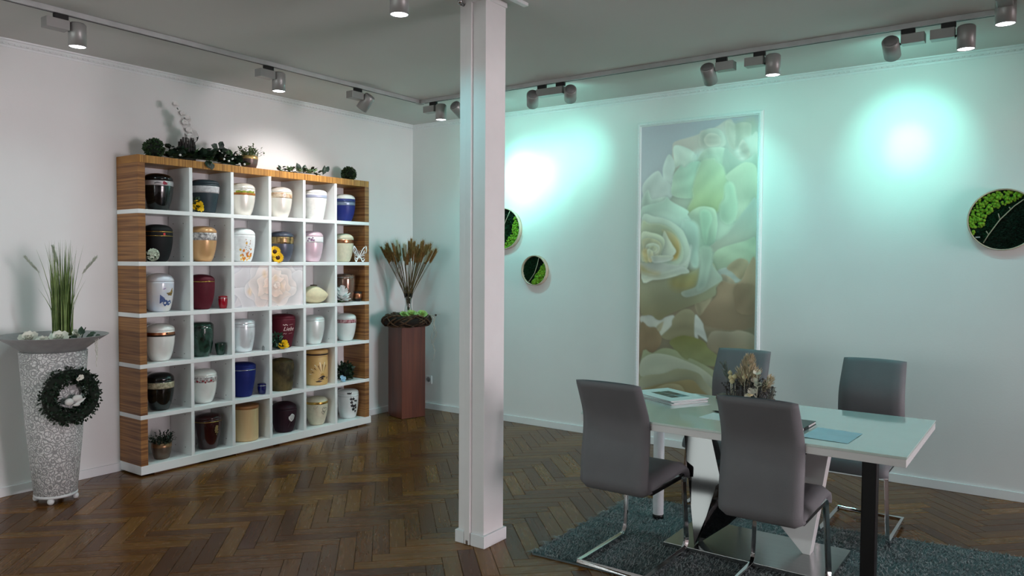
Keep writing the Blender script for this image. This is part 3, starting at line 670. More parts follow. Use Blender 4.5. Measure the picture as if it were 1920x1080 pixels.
# ------------------------------------------------------------------ small flowers and ornaments in the shelf
def petal(mb, c, d, n, L, W, cup=.3, m=0):
    c, d, n = Vector(c), Vector(d).normalized(), Vector(n).normalized(); sd = d.cross(n).normalized(); n = sd.cross(d)
    vs = []
    for i, t_ in enumerate((0, .35, .7, 1)):
        w_ = W * (.25, .8, 1, .55)[i] / 2
        for q in (-1, 0, 1): vs.append(c + d * L * t_ + sd * w_ * q + n * (cup * L * (t_ ** 2 * .6 + abs(q) * .25)))
    mb.add(vs, [(r * 3 + k, r * 3 + k + 1, r * 3 + k + 4, r * 3 + k + 3) for r in range(3) for k in range(2)], m, True)
def blossom(mb, c, ax, r, layers=3, n=6, m=0, seed=0):
    q = random.Random(seed); ax = Vector(ax).normalized(); a = ax.orthogonal().normalized(); b = ax.cross(a)
    for l in range(layers):
        tilt = (.15, .65, 1.15, 1.4)[l]; rr = r * (1, .8, .55, .35)[l]
        for i in range(n):
            t_ = 2 * math.pi * (i + .5 * l + q.uniform(-.1, .1)) / n; rad = a * math.cos(t_) + b * math.sin(t_)
            d = rad * math.cos(tilt) + ax * math.sin(tilt)
            petal(mb, Vector(c) + ax * r * .05 * l, d, ax * math.cos(tilt) - rad * math.sin(tilt), rr, rr * .95, .35, m)
def fluff(mb, c, r, n, L, W, seed=0, m=0, sq=(1, 1, 1), inner=.55, half=False):
    q = random.Random(seed)
    for i in range(n):
        d = Vector((q.gauss(0, 1), q.gauss(0, 1), q.gauss(0, 1))).normalized()
        if half and d.z < -.1: d.z *= -1
        p = Vector(c) + Vector((d.x * sq[0], d.y * sq[1], d.z * sq[2])) * r * q.uniform(inner, .92)
        e = (d + Vector((q.uniform(-.8, .8), q.uniform(-.8, .8), q.uniform(-.6, .8)))).normalized()
        mb.leaf(p, e, d.cross(e).cross(e) + Vector((0, 0, .01)), L * q.uniform(.7, 1.2), W, m)
YEL = mat('yellow_petal', (240, 200, 24), .6, vary=.15, scale=60); YEL2 = mat('sunflower_petal', (246, 196, 10), .6, vary=.1, scale=60)
t = thing('yellow_flower', 'yellow rose bloom leaning on the anthracite urn', 'flower', (.262, -2.545, FZ[0]))
mb = MB(); blossom(mb, (0, 0, .045), (.8, -.4, .2), .042, 4, 6, 0, 1); blossom(mb, (-.002, .02, .03), (.8, .3, .1), .03, 3, 5, 0, 2); mb.ball((.008, -.004, .047), .017, 10, 8); mb.ball((.006, .022, .031), .012, 8, 6); mb.build('bloom', YEL, t)
mb = MB(); fluff(mb, (-.03, -.005, .05), .045, 26, .04, .028, 4); mb.build('foliage', LEAF, t)
t = thing('white_flower_ball', 'pale green white hydrangea ball beside the matt black urn', 'flower', (.258, -2.885, FZ[1]))
mb = MB(); q = random.Random(8)
for i in range(46):
    d = Vector((q.gauss(0, 1), q.gauss(0, 1), q.gauss(0, 1))).normalized(); blossom(mb, Vector((0, 0, .048)) + d * .036, d, .016, 1, 4, 0, i)
mb.build('bloom', mat('hydrangea', (196, 204, 186), .7, vary=.2, scale=60), t)
MB().ball((0, 0, .046), .035, 12, 8).build('core', LEAF2, t)
for i, (dz, dy, dx) in enumerate(((.082, .0, .0), (.034, .02, .012))):
    t = thing('sunflower', ['upper sunflower leaning on the slate blue urn', 'lower sunflower leaning on the slate blue urn'][i], 'flower', (.262 + dx, -1.878 + dy, FZ[1]), group='sunflowers in the shelf')
    mb = MB(); ax = Vector((.85, -.45, .15)).normalized(); a = ax.orthogonal().normalized(); b = ax.cross(a)
    for l in range(2):
        for k in range(15):
            th = 2 * math.pi * (k + .5 * l) / 15; rad = a * math.cos(th) + b * math.sin(th)
            mb.leaf(Vector((0, 0, dz)) + rad * .014 + ax * .003 * l, rad + ax * .25 * l, ax, .034, .013, 0, .05)
    mb.build('petals', YEL2, t)
    MB().lathe([(.001, .012), (.012, .010), (.017, .004), (.018, -.004), (.001, -.005)], 16, (0, 0, dz), ax=ax).build('seed_disc', mat('seed_brown', (70, 40, 14), .8, vary=.3, scale=200), t)
    MB().tube([(-.002, .0, dz), (-.03, .01, dz * .5), (-.035, .01, 0)], .003, 6).build('stem', LEAF2, t)
# lily
t = thing('water_lily', 'white artificial water lily in front of the copper sheen urn', 'flower', (.235, -1.165, FZ[2]))
mb = MB(); ax = Vector((.35, -.1, 1)).normalized()
for l, (n_, tl, L) in enumerate(((9, .12, .085), (10, .5, .095), (9, .9, .10), (8, 1.2, .105))):
    a = ax.orthogonal().normalized(); b = ax.cross(a)
    for k in range(n_):
        th = 2 * math.pi * (k + .5 * (l % 2)) / n_; rad = a * math.cos(th) + b * math.sin(th)
        d = rad * math.cos(tl) + ax * math.sin(tl); petal(mb, Vector((0, 0, .02 + .008 * l)), d, ax * math.cos(tl) - rad * math.sin(tl), L, .032, .25)
mb.build('petals', mat('lily_white', (234, 234, 234), .7), t)
MB().lathe([(.03, 0), (.026, .014), (.012, .026), (.001, .03)], 14).build('base', LEAF2, t)
# butterfly ornament
t = thing('butterfly_ornament', 'white filigree butterfly standing at the right end of the shelf', 'ornament', (.262, -.978, FZ[1]), R(-5))
WB = mat('white_card', (236, 236, 236), .6)
def wing(s):
    outer = [(.004, .05), (.03, .11), (.055, .14), (.07, .142), (.076, .12), (.07, .085), (.055, .062), (.058, .03), (.045, .004), (.028, .004), (.015, .03)]
    P = smooth_poly(outer, 3); c = P.mean(0); I = (P - c) * .80 + c; n = len(P)
    mb = MB(); vs = []
    for (x_, z_) in list(P) + list(I):
        for dx in (-.0012, .0012): vs.append((.22 * abs(x_) + dx, s * x_, z_))
    f = []
    for i in range(n):
        j = (i + 1) % n; A, B, Cc, D = 2 * i, 2 * j, 2 * (n + j), 2 * (n + i)
        f += [(A, B, Cc, D), (A + 1, D + 1, Cc + 1, B + 1), (A, A + 1, B + 1, B), (D, Cc, Cc + 1, D + 1)]
    mb.add(vs, f)
    for (x0_, z0_), (x1_, z1_) in (((.012, .05), (.066, .125)), ((.012, .05), (.066, .09)), ((.012, .048), (.05, .06)), ((.015, .042), (.048, .025)), ((.018, .04), (.03, .01)), ((.04, .1), (.06, .075)), ((.035, .062), (.05, .1)), ((.03, .03), (.05, .045))):
        k = [(.22 * x_, s * x_, z_) for x_, z_ in ((x0_, z0_), ((x0_ + x1_) / 2 + .004, (z0_ + z1_) / 2), (x1_, z1_))]
        mb.tube(k, .0022, 5)
    return mb
for s in (-1, 1): wing(s).build('wing', WB, t)
MB().lathe([(.001, .02), (.0035, .03), (.0042, .06), (.0028, .084), (.001, .088)], 8).build('body', WB, t)
for s in (-1, 1): MB().tube([(0, 0, .085), (.004, s * .01, .1), (.006, s * .02, .106)], .0011, 5).build('antenna', WB, t)
# yellow rose bouquet, fourth row
t = thing('rose_bouquet', 'small bouquet of yellow roses with leaves before wine red script urn', 'flower', (.262, -1.832, FZ[3]))
mb = MB()
for i, (y, z, r_) in enumerate(((.03, .042, .034), (.0, .03, .028), (.05, .028, .024), (.02, .02, .022))): blossom(mb, (.012, y, z), (.9, -.25, .25), r_, 4, 5, 0, 20 + i); mb.ball((.018, y - .002, z + .002), r_ * .42, 8, 6)
mb.build('blooms', YEL, t)
mb = MB(); fluff(mb, (-.01, -.03, .085), .045, 44, .038, .026, 3); fluff(mb, (-.015, .0, .045), .045, 34, .042, .026, 5, sq=(.7, 1.2, .7)); mb.build('foliage', mat('rose_leaf', (34, 62, 44), .5, vary=.3, scale=40), t)
# ivy ball with blue flower
t = thing('ivy_ball', 'dark round leaf ball in the right cell above the bottom row', 'plant', (.17, -1.06, FZ[4]))
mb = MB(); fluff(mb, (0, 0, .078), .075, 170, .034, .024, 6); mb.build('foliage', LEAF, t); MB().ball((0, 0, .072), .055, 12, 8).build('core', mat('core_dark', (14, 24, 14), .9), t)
t = thing('blue_flower', 'small pale blue blossoms beside dark leaf ball', 'flower', (.25, -1.165, FZ[4]))
mb = MB()
for i, (y, z) in enumerate(((0, .02), (.018, .03), (-.008, .042), (.012, .012))): blossom(mb, (.0, y, z), (.9, -.3, .3), .019, 1, 5, 0, i)
mb.build('blooms', mat('pale_blue_petal', (150, 190, 214), .6), t)
MB().tube([(-.004, 0, .02), (-.02, .005, .01), (-.03, .01, .003)], .003, 5).build('stem', LEAF2, t)
# potted plants
POTB = mat('bronze_pot', (112, 96, 84), .35, metal=.5, vary=.06)
def potted(name, lab, x, y, z, r_, h, pm, seed, fm, rim=None):
    t = thing(name, lab, 'plant', (x, y, z), group='small potted plants')
    MB().lathe([(r_ * .68, 0), (r_ * .74, .004), (r_ * .9, h * .35), (r_, h * .75), (r_ * .97, h), (r_ * .90, h), (r_ * .88, h * .82), (.001, h * .8)], 32).build('pot', pm, t)
    if rim: MB().lathe([(r_ * .985, h * .70), (r_ * 1.006, h * .78), (r_ * .985, h * 1.0), (r_ * .96, h * 1.004)], 32).build('pot_rim', rim, t)
    mb = MB(); q = random.Random(seed)
    for i in range(58):
        a = q.uniform(0, 6.28); el = q.uniform(.25, 1.5); L = q.uniform(.055, .1)
        d = Vector((math.cos(a) * math.cos(el), math.sin(a) * math.cos(el), math.sin(el))); p = Vector((math.cos(a) * r_ * .4, math.sin(a) * r_ * .4, h * .85))
        for k in range(7):
            pp = p + d * L * (k + 1) / 7; e = (d + Vector((q.uniform(-1, 1), q.uniform(-1, 1), q.uniform(-.4, .8)))).normalized()
            mb.leaf(pp, e, (0, 0, 1), .02, .013)
    mb.build('foliage', fm, t); return t
potted('potted_plant', 'bushy green plant in bronze pot in bottom left cell', .17, -2.785, FZ[5], .068, .112, POTB, 4, mat('grey_leaf', (44, 62, 48), .5, vary=.4, scale=60), mat('pot_rim_copper', (150, 116, 84), .3, metal=.6))
potted('potted_plant', 'green plant in gold rimmed pot on shelf top', .17, -2.045, SZ, .068, .1, mat('brown_pot', (98, 82, 78), .35, metal=.4), 5, mat('sage_leaf', (84, 104, 70), .5, vary=.3, scale=60), mat('pot_rim_gold', (196, 164, 104), .3, metal=.6))
# box balls
def box_ball(lab, x, y, r_, seed):
    t = thing('box_ball', lab, 'plant', (x, y, SZ), group='round box balls on the shelf top')
    mb = MB(); fluff(mb, (0, 0, r_), r_ * 1.03, 420, .019, .014, seed, inner=.86); mb.build('foliage', mat('box_leaf', (40, 66, 34), .55, vary=.4, scale=60), t)
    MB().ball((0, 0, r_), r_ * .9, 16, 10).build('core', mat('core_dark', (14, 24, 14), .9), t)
box_ball('round box ball on left end of shelf top', .2, -2.835, .063, 1)
box_ball('round box ball on right end of shelf top', .16, -1.005, .06, 2)
# bark vase with white orchid
t = thing('bark_vase', 'dark ribbed bark vase on shelf top among ivy', 'vase', (.15, -2.555, SZ))
mb = MB(); q = random.Random(2)
for i in range(18):
    a = 2 * math.pi * i / 18; h = .14 + q.uniform(-.015, .035)
    mb.tube([(.05 * math.cos(a), .05 * math.sin(a), 0), (.052 * math.cos(a), .052 * math.sin(a), h * .6), (.054 * math.cos(a), .054 * math.sin(a), h)], [.009, .010, .006], 6)
mb.build('bark_strip', mat('dark_bark', (34, 32, 32), .8, c2=(72, 68, 66), scale=30), t)
MB().lathe([(.045, 0), (.046, .12), (.001, .12)], 16).build('liner', BLACK, t)
MB().tube([(.055 * math.cos(a) * .5, .035 + .032 * math.cos(a), .19 + .042 * math.sin(a)) for a in np.linspace(0, 6.283, 25)[:-1]], .007, 6, closed=True).build('bark_ring', MATS['dark_bark'], t)
t = thing('white_orchid', 'white orchid spray standing in dark bark vase', 'flower', (.15, -2.555, SZ + .1205))
st = [(0, .0, 0), (0, -.01, .1), (0, -.03, .18), (0, -.065, .25), (0, -.1, .29)]
MB().tube(st, .003, 6).build('stem', LEAF, t)
OW = mat('orchid_white', (232, 232, 230), .6)
for i, (y, z, r_) in enumerate(((.005, .05, .05), (-.01, .10, .045), (.03, .085, .04), (-.035, .15, .042), (-.02, .19, .036), (-.06, .215, .036), (-.105, .275, .03))):
    mb = MB(); blossom(mb, (.02, y, z), (.9, -.2 + .1 * (i % 3), .3), r_, 2, 5, 0, 40 + i); mb.build('blossom', OW, t)
def garland(name, lab, pts, n, L, W, m, seed, spread, zup, m2=None):
    t = thing(name, lab, 'plant', (0, 0, 0)); q = random.Random(seed)
    MB().tube(pts, .0035, 5).build('vine', LEAF, t)
    for mm, cnt in ((m, n), (m2, n // 3 if m2 else 0)):
        mb = MB()
        for i in range(cnt):
            k = q.uniform(0, len(pts) - 1.001); i0 = int(k); p = Vector(pts[i0]).lerp(Vector(pts[i0 + 1]), k - i0)
            p = p + Vector((q.uniform(-spread, spread), q.uniform(-spread, spread), q.uniform(0, zup) * q.random()))
            d = Vector((q.uniform(-.4, 1), q.uniform(-1, 1), q.uniform(-.1, .9)))
            mb.leaf(p, d, (q.uniform(-.4, .6), 0, 1), L * q.uniform(.7, 1.25), W * q.uniform(.8, 1.2), 0, .2)
        if cnt: tag(mb.build('leaf_mass', mm, t), kind='stuff')
    return t
IVY = mat('ivy_leaf', (18, 32, 24), .42, c2=(38, 58, 42), scale=18)
gt = garland('ivy_garland', 'dark ivy garland along shelf top around bark vase', [(.2, -2.72, SZ + .012), (.2, -2.6, SZ + .022), (.24, -2.47, SZ + .024), (.2, -2.36, SZ + .03), (.2, -2.25, SZ + .02), (.2, -2.15, SZ + .012)], 230, .06, .05, IVY, 11, .045, .085, MATS['green_leaf'])
mb = MB()
for y, z, a in ((-2.47, .0, -.9), (-2.45, -.008, -1.1), (-2.485, .002, -.8)): mb.leaf((.283, y, SZ + .012 + z), (.25, .15, a), (1, 0, .2), .058, .05)
for y, z, d in ((-2.335, .125, (.1, -.9, .3)), (-2.325, .13, (.1, .5, .8)), (-2.33, .125, (.3, .8, -.2))): mb.leaf((.2, y, SZ + z), d, (1, 0, .1), .06, .055)
mb.tube([(.2, -2.33, SZ + .03), (.2, -2.328, SZ + .13)], .0018, 5)
mb.build('leaf_spray', IVY, gt)
mb = MB()
for i, (y, z) in enumerate(((-2.33, .04), (-2.29, .03), (-2.2, .018), (-2.155, .02), (-2.68, .03), (-2.26, .05))): mb.ball((.268, y, SZ + z), .009, 8, 6)
mb.build('berry', mat('white_berry', (222, 224, 220), .5), gt)
SUC = mat('succulent_leaf', (76, 108, 84), .5, c2=(118, 140, 96), scale=20)
gt = garland('succulent_garland', 'green succulent and ivy sprig lying on shelf top near right end', [(.2, -1.78, SZ + .012), (.2, -1.66, SZ + .014), (.22, -1.55, SZ + .016), (.2, -1.44, SZ + .02), (.2, -1.36, SZ + .02)], 34, .05, .03, IVY, 13, .03, .04, SUC)
mb = MB()
for c, r_, k in (((.24, -1.71, SZ + .018), .05, 1), ((.26, -1.53, SZ + .012), .055, 2), ((.25, -1.62, SZ + .014), .042, 3)):
    for i in range(14):
        a = 2 * math.pi * i / 14 + k; el = .25 + .5 * (i % 2); d = Vector((math.cos(a) * math.cos(el), math.sin(a) * math.cos(el), math.sin(el))); mb.leaf(c, d, (0, 0, 1), r_, .016, 0, -.1)
mb.build('succulent', SUC, gt)
mb = MB(); mb.leaf((.2, -1.335, SZ + .02), (.1, .3, 1), (1, 0, 0), .09, .05); mb.leaf((.2, -1.31, SZ + .05), (.1, .7, .7), (1, 0, 0), .07, .045); mb.leaf((.22, -1.60, SZ + .02), (.1, -.3, .9), (1, 0, 0), .075, .06); mb.leaf((.22, -1.56, SZ + .02), (.1, .3, .8), (1, 0, 0), .07, .055)
mb.build('leaf_spray', IVY, gt)
# ------------------------------------------------------------------ planter on the left
def relief_mat():
    m = bpy.data.materials.new('embossed_tin'); m.use_nodes = True; nt = m.node_tree; b = nt.nodes['Principled BSDF']
    tc = nn(nt, 'ShaderNodeTexCoord'); sp = nn(nt, 'ShaderNodeSeparateXYZ'); nt.links.new(tc.outputs['Object'], sp.inputs[0])
    at = nn(nt, 'ShaderNodeMath', operation='ARCTAN2'); nt.links.new(sp.outputs[1], at.inputs[0]); nt.links.new(sp.outputs[0], at.inputs[1])
    mu = nn(nt, 'ShaderNodeMath', operation='MULTIPLY'); mu.inputs[1].default_value = .16; nt.links.new(at.outputs[0], mu.inputs[0])
    cb = nn(nt, 'ShaderNodeCombineXYZ'); nt.links.new(mu.outputs[0], cb.inputs[0]); nt.links.new(sp.outputs[2], cb.inputs[1])
    v1 = nn(nt, 'ShaderNodeTexVoronoi', feature='DISTANCE_TO_EDGE'); v1.inputs['Scale'].default_value = 46; nt.links.new(cb.outputs[0], v1.inputs['Vector'])
    v2 = nn(nt, 'ShaderNodeTexVoronoi'); v2.inputs['Scale'].default_value = 19; nt.links.new(cb.outputs[0], v2.inputs['Vector'])
    s1 = nn(nt, 'ShaderNodeMapRange'); s1.inputs[1].default_value = .01; s1.inputs[2].default_value = .10; nt.links.new(v1.outputs['Distance'], s1.inputs[0])
    sn = nn(nt, 'ShaderNodeMath', operation='SINE'); m3 = nn(nt, 'ShaderNodeMath', operation='MULTIPLY'); m3.inputs[1].default_value = 26
    nt.links.new(v2.outputs['Distance'], m3.inputs[0]); nt.links.new(m3.outputs[0], sn.inputs[0])
    s2_ = nn(nt, 'ShaderNodeMapRange'); s2_.inputs[1].default_value = -.95; s2_.inputs[2].default_value = -.2; nt.links.new(sn.outputs[0], s2_.inputs[0])
    mi = nn(nt, 'ShaderNodeMath', operation='MULTIPLY'); nt.links.new(s1.outputs[0], mi.inputs[0]); nt.links.new(s2_.outputs[0], mi.inputs[1])
    rp = nn(nt, 'ShaderNodeValToRGB'); rp.color_ramp.elements[0].color = lin((146, 148, 148)); rp.color_ramp.elements[1].color = lin((214, 215, 214)); nt.links.new(mi.outputs[0], rp.inputs[0])
    nt.links.new(rp.outputs[0], b.inputs['Base Color']); b.inputs['Roughness'].default_value = .55
    bp = nn(nt, 'ShaderNodeBump'); bp.inputs['Strength'].default_value = .7; bp.inputs['Distance'].default_value = .004; nt.links.new(mi.outputs[0], bp.inputs['Height']); nt.links.new(bp.outputs[0], b.inputs['Normal'])
    return m
VX, VY = .328, -3.562
t = thing('floor_vase', 'tall tapering whitewashed embossed metal vase on ball feet by wall', 'vase', (VX, VY, 0))
MB().lathe([(.112, .036), (.117, .038), (.152, .42), (.186, .925), (.183, .928), (.15, .928), (.001, .925)], 56).build('body', relief_mat(), t)
MB().lathe([(.119, .036), (.121, .044), (.119, .052)], 56).build('bottom_rim', mat('tin_white', (200, 202, 202), .5), t)
for k in range(4):
    a = R(-38 + 90 * k); MB().ball((.108 * math.cos(a), .108 * math.sin(a), .0195), .0195, 14, 10).build('ball_foot', MATS['tin_white'], t)
t = thing('planter_bowl', 'wide shallow grey metal bowl resting on the embossed vase', 'bowl', (VX, VY, .929))
MB().lathe([(.001, 0), (.165, 0), (.175, .004), (.235, .05), (.302, .092), (.304, .095), (.300, .095), (.235, .056), (.17, .010), (.001, .008)], 64).build('dish', mat('grey_tin', (150, 152, 152), .5, metal=.3, vary=.08, scale=18), t)
MB().lathe([(.001, .062), (.2, .062), (.225, .056), (.225, .05), (.001, .05)], 40).build('gravel_bed', mat('grey_gravel', (120, 122, 120), .9, vary=.4, scale=120, bump=.8, bscale=120), t)
bz = .929 + .062
t = thing('grass_plant', 'tall upright green grass bundle with pale plumes in bowl', 'plant', (VX + .045, VY + .035, bz))
q = random.Random(4); mb = MB()
GR = mat('grass_blade', (72, 96, 42), .55, c2=(126, 146, 84), scale=14)
for i in range(190):
    a = q.uniform(0, 6.28); r_ = .056 * math.sqrt(q.random()); h = q.uniform(.3, .62); bend = q.uniform(.0, .035) * (1 if q.random() < .88 else 3.2)
    a2 = a + q.uniform(-.8, .8); x0, y0 = r_ * math.cos(a), r_ * math.sin(a); w_ = q.uniform(.0025, .0042); wa = q.uniform(0, 3.14); wx, wy = w_ * math.cos(wa), w_ * math.sin(wa)
    vs = []
    for k in range(6):
        u = k / 5; x, y, z = x0 + bend * u ** 2 * math.cos(a2) , y0 + bend * u ** 2 * math.sin(a2), h * u; ww = (1 - u ** 2) + .05
        vs += [(x - wx * ww, y - wy * ww, z), (x + wx * ww, y + wy * ww, z)]
    mb.add(vs, [(2 * k, 2 * k + 1, 2 * k + 3, 2 * k + 2) for k in range(5)], 0, True)
tag(mb.build('blades', GR, t), kind='stuff')
PL = mat('pale_plume', (208, 212, 200), .9, vary=.1)
for dx, dy, h, lean in ((-.03, -.03, .5, -.17), (.03, .02, .5, .17), (.0, .01, .56, -.06)):
    lv_ = Vector((.81, .58, 0)); base = Vector((dx, dy, 0)); mb = MB()
    st = [base, base + Vector((0, 0, h * .5)) + lv_ * lean * .2, base + Vector((0, 0, h * .85)) + lv_ * lean * .6, base + Vector((0, 0, h)) + lv_ * lean]
    mb.tube(st, .0016, 5)
    for i in range(120):
        u = q.uniform(.0, 1); p = st[2].lerp(st[3], u); d = (st[3] - st[2]).normalized() + Vector((q.uniform(-1, 1), q.uniform(-1, 1), q.uniform(-.3, .6))) * .35
        mb.leaf(p - (st[3] - st[2]) * .25 * (1 - u), d, (1, 0, 0), .035, .0022)
    mb.build('plume', PL, t)
WR = mat('white_rose_petal', (222, 222, 210), .6, vary=.06)
for i, (u, v, z, r_, lab) in enumerate(((-.075, -.12, .03, .058, 'white silk rose lying at left of grass in bowl'), (.085, -.08, .032, .058, 'large white silk rose right of grass in bowl'), (.125, .03, .07, .04, 'small white silk rose standing behind the large one'), (.02, -.14, .018, .036, 'small cream rosebud between the white roses'))):
    p = Vector((VX, VY, bz)) + Vector((.81, .58, 0)) * u + Vector((-.58, .81, 0)) * v
    t = thing('white_rose', lab, 'flower', p, 0, 'white roses in the bowl')
    mb = MB(); blossom(mb, (0, 0, z * .4), (.5, -.35, .75), r_, 4, 6, 0, 60 + i); mb.build('bloom', WR, t)
    if z > .05: MB().tube([(0, 0, 0), (0, 0, z * .45)], .004, 5).build('stem', LEAF2, t)
t = thing('leaf_sprig', 'sprig of round grey green leaves at right side of bowl', 'plant', Vector((VX, VY, bz)) + Vector((.81, .58, 0)) * .17)
mb = MB(); mb.tube([(0, 0, 0), (.01, .01, .05), (.02, .02, .08)], .003, 5); mb.build('stem', LEAF, t)
mb = MB()
for p, d, L in (((.0, .0, .03), (-.2, .1, 1), .06), ((.02, .02, .02), (.7, .5, .3), .05), ((.03, .03, .03), (.9, .6, .5), .05), ((.015, .01, .04), (.3, -.4, .8), .05), ((.0, -.02, .01), (-.6, -.6, .4), .045), ((.06, .05, .02), (.9, .6, .25), .045)): mb.leaf(p, d, (.4, -.6, .6), L, .035)
mb.build('leaves', mat('sprig_leaf', (54, 74, 60), .5, vary=.2), t)
t = thing('raffia_strand', 'white raffia strands dangling from right rim of bowl', 'ribbon', Vector((VX, VY, .929)) + Vector((.81, .58, 0)) * .235)
for k in range(5):
    dd = random.Random(k); pts = [(0, 0, .07), (.015, .012, .09)] + [(.025 + .012 * math.sin(j * 1.3 + k), .018 + .012 * math.cos(j * 1.7 + k), .075 - .035 * j) for j in range(4 + k % 3)]
    MB().tube(pts, .0016, 5).build('strand', mat('raffia', (206, 206, 196), .8), t)
# wreath
WXc, WZ = VX + .192, .664
t = thing('wreath', 'round dark green boxwood wreath hung on the embossed vase', 'wreath', (WXc, VY + .012, WZ))
mb = MB(); q = random.Random(9)
for i in range(900):
    a = q.uniform(0, 6.283); b = q.uniform(0, 6.283); rr = .046 * q.uniform(.7, 1.05)
    c = Vector((rr * math.sin(b) * .8, (.128 + rr * math.cos(b)) * math.cos(a), (.128 + rr * math.cos(b)) * math.sin(a)))
    o_ = Vector((math.sin(b), math.cos(b) * math.cos(a), math.cos(b) * math.sin(a)))
    mb.leaf(c, o_ + Vector((q.uniform(-.9, .9), q.uniform(-.9, .9), q.uniform(-.9, .9))), o_, .022, .013)
tag(mb.build('foliage', mat('box_dark', (16, 38, 20), .5, vary=.4, scale=60), t), kind='stuff')
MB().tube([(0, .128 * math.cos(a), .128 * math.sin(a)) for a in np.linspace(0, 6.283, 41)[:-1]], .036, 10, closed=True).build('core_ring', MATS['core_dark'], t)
CER = mat('white_ceramic', (206, 206, 202), .5)
for (y, z, a, b) in ((-.025, -.028, .026, .022), (.022, -.012, .030, .022), (.015, -.05, .022, .010)):
    MB().ball((.03, y, z), 1, 14, 10, 0, (.016, a, b)).build('ceramic_egg', CER, t)
MB().leaf((.04, .0, -.045), (.1, .7, .35), (1, 0, .2), .075, .02).build('ceramic_wing', CER, t)
mb = MB(); blossom(mb, (.045, .035, .115), (1, 0, .1), .018, 1, 5, 0, 1); blossom(mb, (.045, .02, .105), (1, 0, .1), .012, 1, 5, 0, 2); mb.build('white_blossom', WR, t)

# ------------------------------------------------------------------ pedestal corner
PX, PY, PR = .290, -.392, R(-16)
t = thing('pedestal', 'reddish brown wood veneered square display column in the corner', 'pedestal', (PX, PY, 0), PR)
PWD = mat('mahogany_veneer', (74, 34, 22), .35, c2=(104, 52, 34), scale=2.2, stretch=(9, 9, .5))
h = .128
MB().box(-h, h, -h, h, .004, .862).build('column', PWD, t, bevel=.002)
MB().box(-h + .012, h - .012, -h + .012, h - .012, 0, .006).build('plinth', mat('dark_base', (40, 22, 16), .6), t)
t = thing('wicker_wreath', 'thick ring of brown twisted willow twigs lying on the column', 'wreath', (PX, PY, .862))
q = random.Random(3); TW = mat('willow_twig', (46, 30, 18), .7, c2=(86, 60, 36), scale=40)
for i in range(34):
    a0 = q.uniform(0, 6.28); b0 = q.uniform(0, 6.28); tw = q.choice((1, 1, 1, -1)) * q.uniform(2.2, 3.6); r_ = q.uniform(.036, .058); ln = q.uniform(1.6, 3.4)
    pts = [((.182 + r_ * math.cos(b0 + tw * u)) * math.cos(a0 + u), (.182 + r_ * math.cos(b0 + tw * u)) * math.sin(a0 + u), max(.006, .060 + r_ * 1.0 * math.sin(b0 + tw * u))) for u in np.linspace(0, ln, 20)]
    MB().tube(pts, q.uniform(.005, .0085), 5).build('twig', TW, t)
MB().tube([(.182 * math.cos(a), .182 * math.sin(a), .058) for a in np.linspace(0, 6.283, 33)[:-1]], .044, 8, closed=True).build('ring_core', mat('twig_dark', (26, 18, 12), .9), t)
GLS = mat('clear_glass', (235, 240, 238), .03, trans=1, ior=1.45, vary=.005)
t = thing('glass_vase', 'slim waisted clear glass vase standing inside the wicker ring', 'vase', (PX + .02, PY, .863))
MB().lathe([(.001, 0), (.052, 0), (.054, .02), (.052, .08), (.036, .16), (.029, .21), (.034, .26), (.046, .315), (.0435, .316), (.0315, .26), (.0265, .21), (.0335, .16), (.0495, .08), (.051, .02), (.048, .008), (.001, .007)], 36).build('glass', GLS, t)
t = thing('wheat_bunch', 'fanned bunch of dried brown wheat standing in the glass vase', 'dried flowers', (PX + .02, PY, .872))
q = random.Random(12); STK = mat('straw_stalk', (70, 56, 34), .7, c2=(112, 92, 58), scale=30); EAR = mat('wheat_ear', (124, 88, 44), .8, c2=(160, 122, 70), scale=40); EARP = mat('pale_ear', (196, 190, 164), .85)
for i in range(72):
    a = q.uniform(0, 6.28); sp = .19 * math.sqrt(q.random()) + (.03 if i % 3 else 0); h = q.uniform(.72, .83) - sp * .25
    tip = Vector((sp * math.cos(a), sp * math.sin(a), h - .12)); nk = Vector((q.uniform(-.014, .014), q.uniform(-.014, .014), .215)); bt = Vector((-nk.x * .8, -nk.y * .8, .01))
    st = MB().tube([bt, nk, nk.lerp(tip, .5) + Vector((0, 0, .012)), tip], .0021, 5).build('stalk', STK, t)
    d = (tip - nk).normalized(); mb = MB(); L = q.uniform(.09, .13); pale = i % 9 == 3
    for k in range(15):
        u = k / 15
        for s in range(3):
            b = 2 * math.pi * (s / 3 + .17 * k); sd = d.orthogonal().normalized(); sd2 = d.cross(sd); o_ = sd * math.cos(b) + sd2 * math.sin(b)
            mb.leaf(tip + d * L * u, d + o_ * .38, o_, .034, .011)
            mb.tube([tip + d * (L * u + .012) + o_ * .005, tip + d * (L * u + .055) + o_ * .016], .0005, 3, cap=False)
    mb.build('ear', EARP if pale else EAR, st)
GFL = mat('lime_petal', (150, 178, 96), .6, c2=(182, 202, 130), scale=30)
rv, fv = Vector((.81, .58, 0)), Vector((.58, -.81, 0)) * .9
for i, (u, v, r_, lab) in enumerate(((-.01, .13, .055, 'lime green silk flower at the front middle of wicker ring'), (.105, .10, .052, 'lime green silk flower at the right of wicker ring'), (-.075, .11, .04, 'lime green silk flower at the left of wicker ring'), (.08, -.02, .035, 'small lime green bloom behind the right one on wicker ring'))):
    p = Vector((PX, PY, .862 + .108)) + rv * u + Vector((.92, -.39, 0)) * v
    t = thing('green_flower', lab, 'flower', p, 0, 'lime flowers on the wicker ring')
    mb = MB(); blossom(mb, (0, 0, .006), (.5, -.3, .8), r_, 3, 6, 0, 80 + i); mb.build('bloom', GFL, t)
    MB().ball((.008, -.006, .02), .011, 8, 6).build('centre', mat('lime_centre', (120, 140, 60), .8), t)
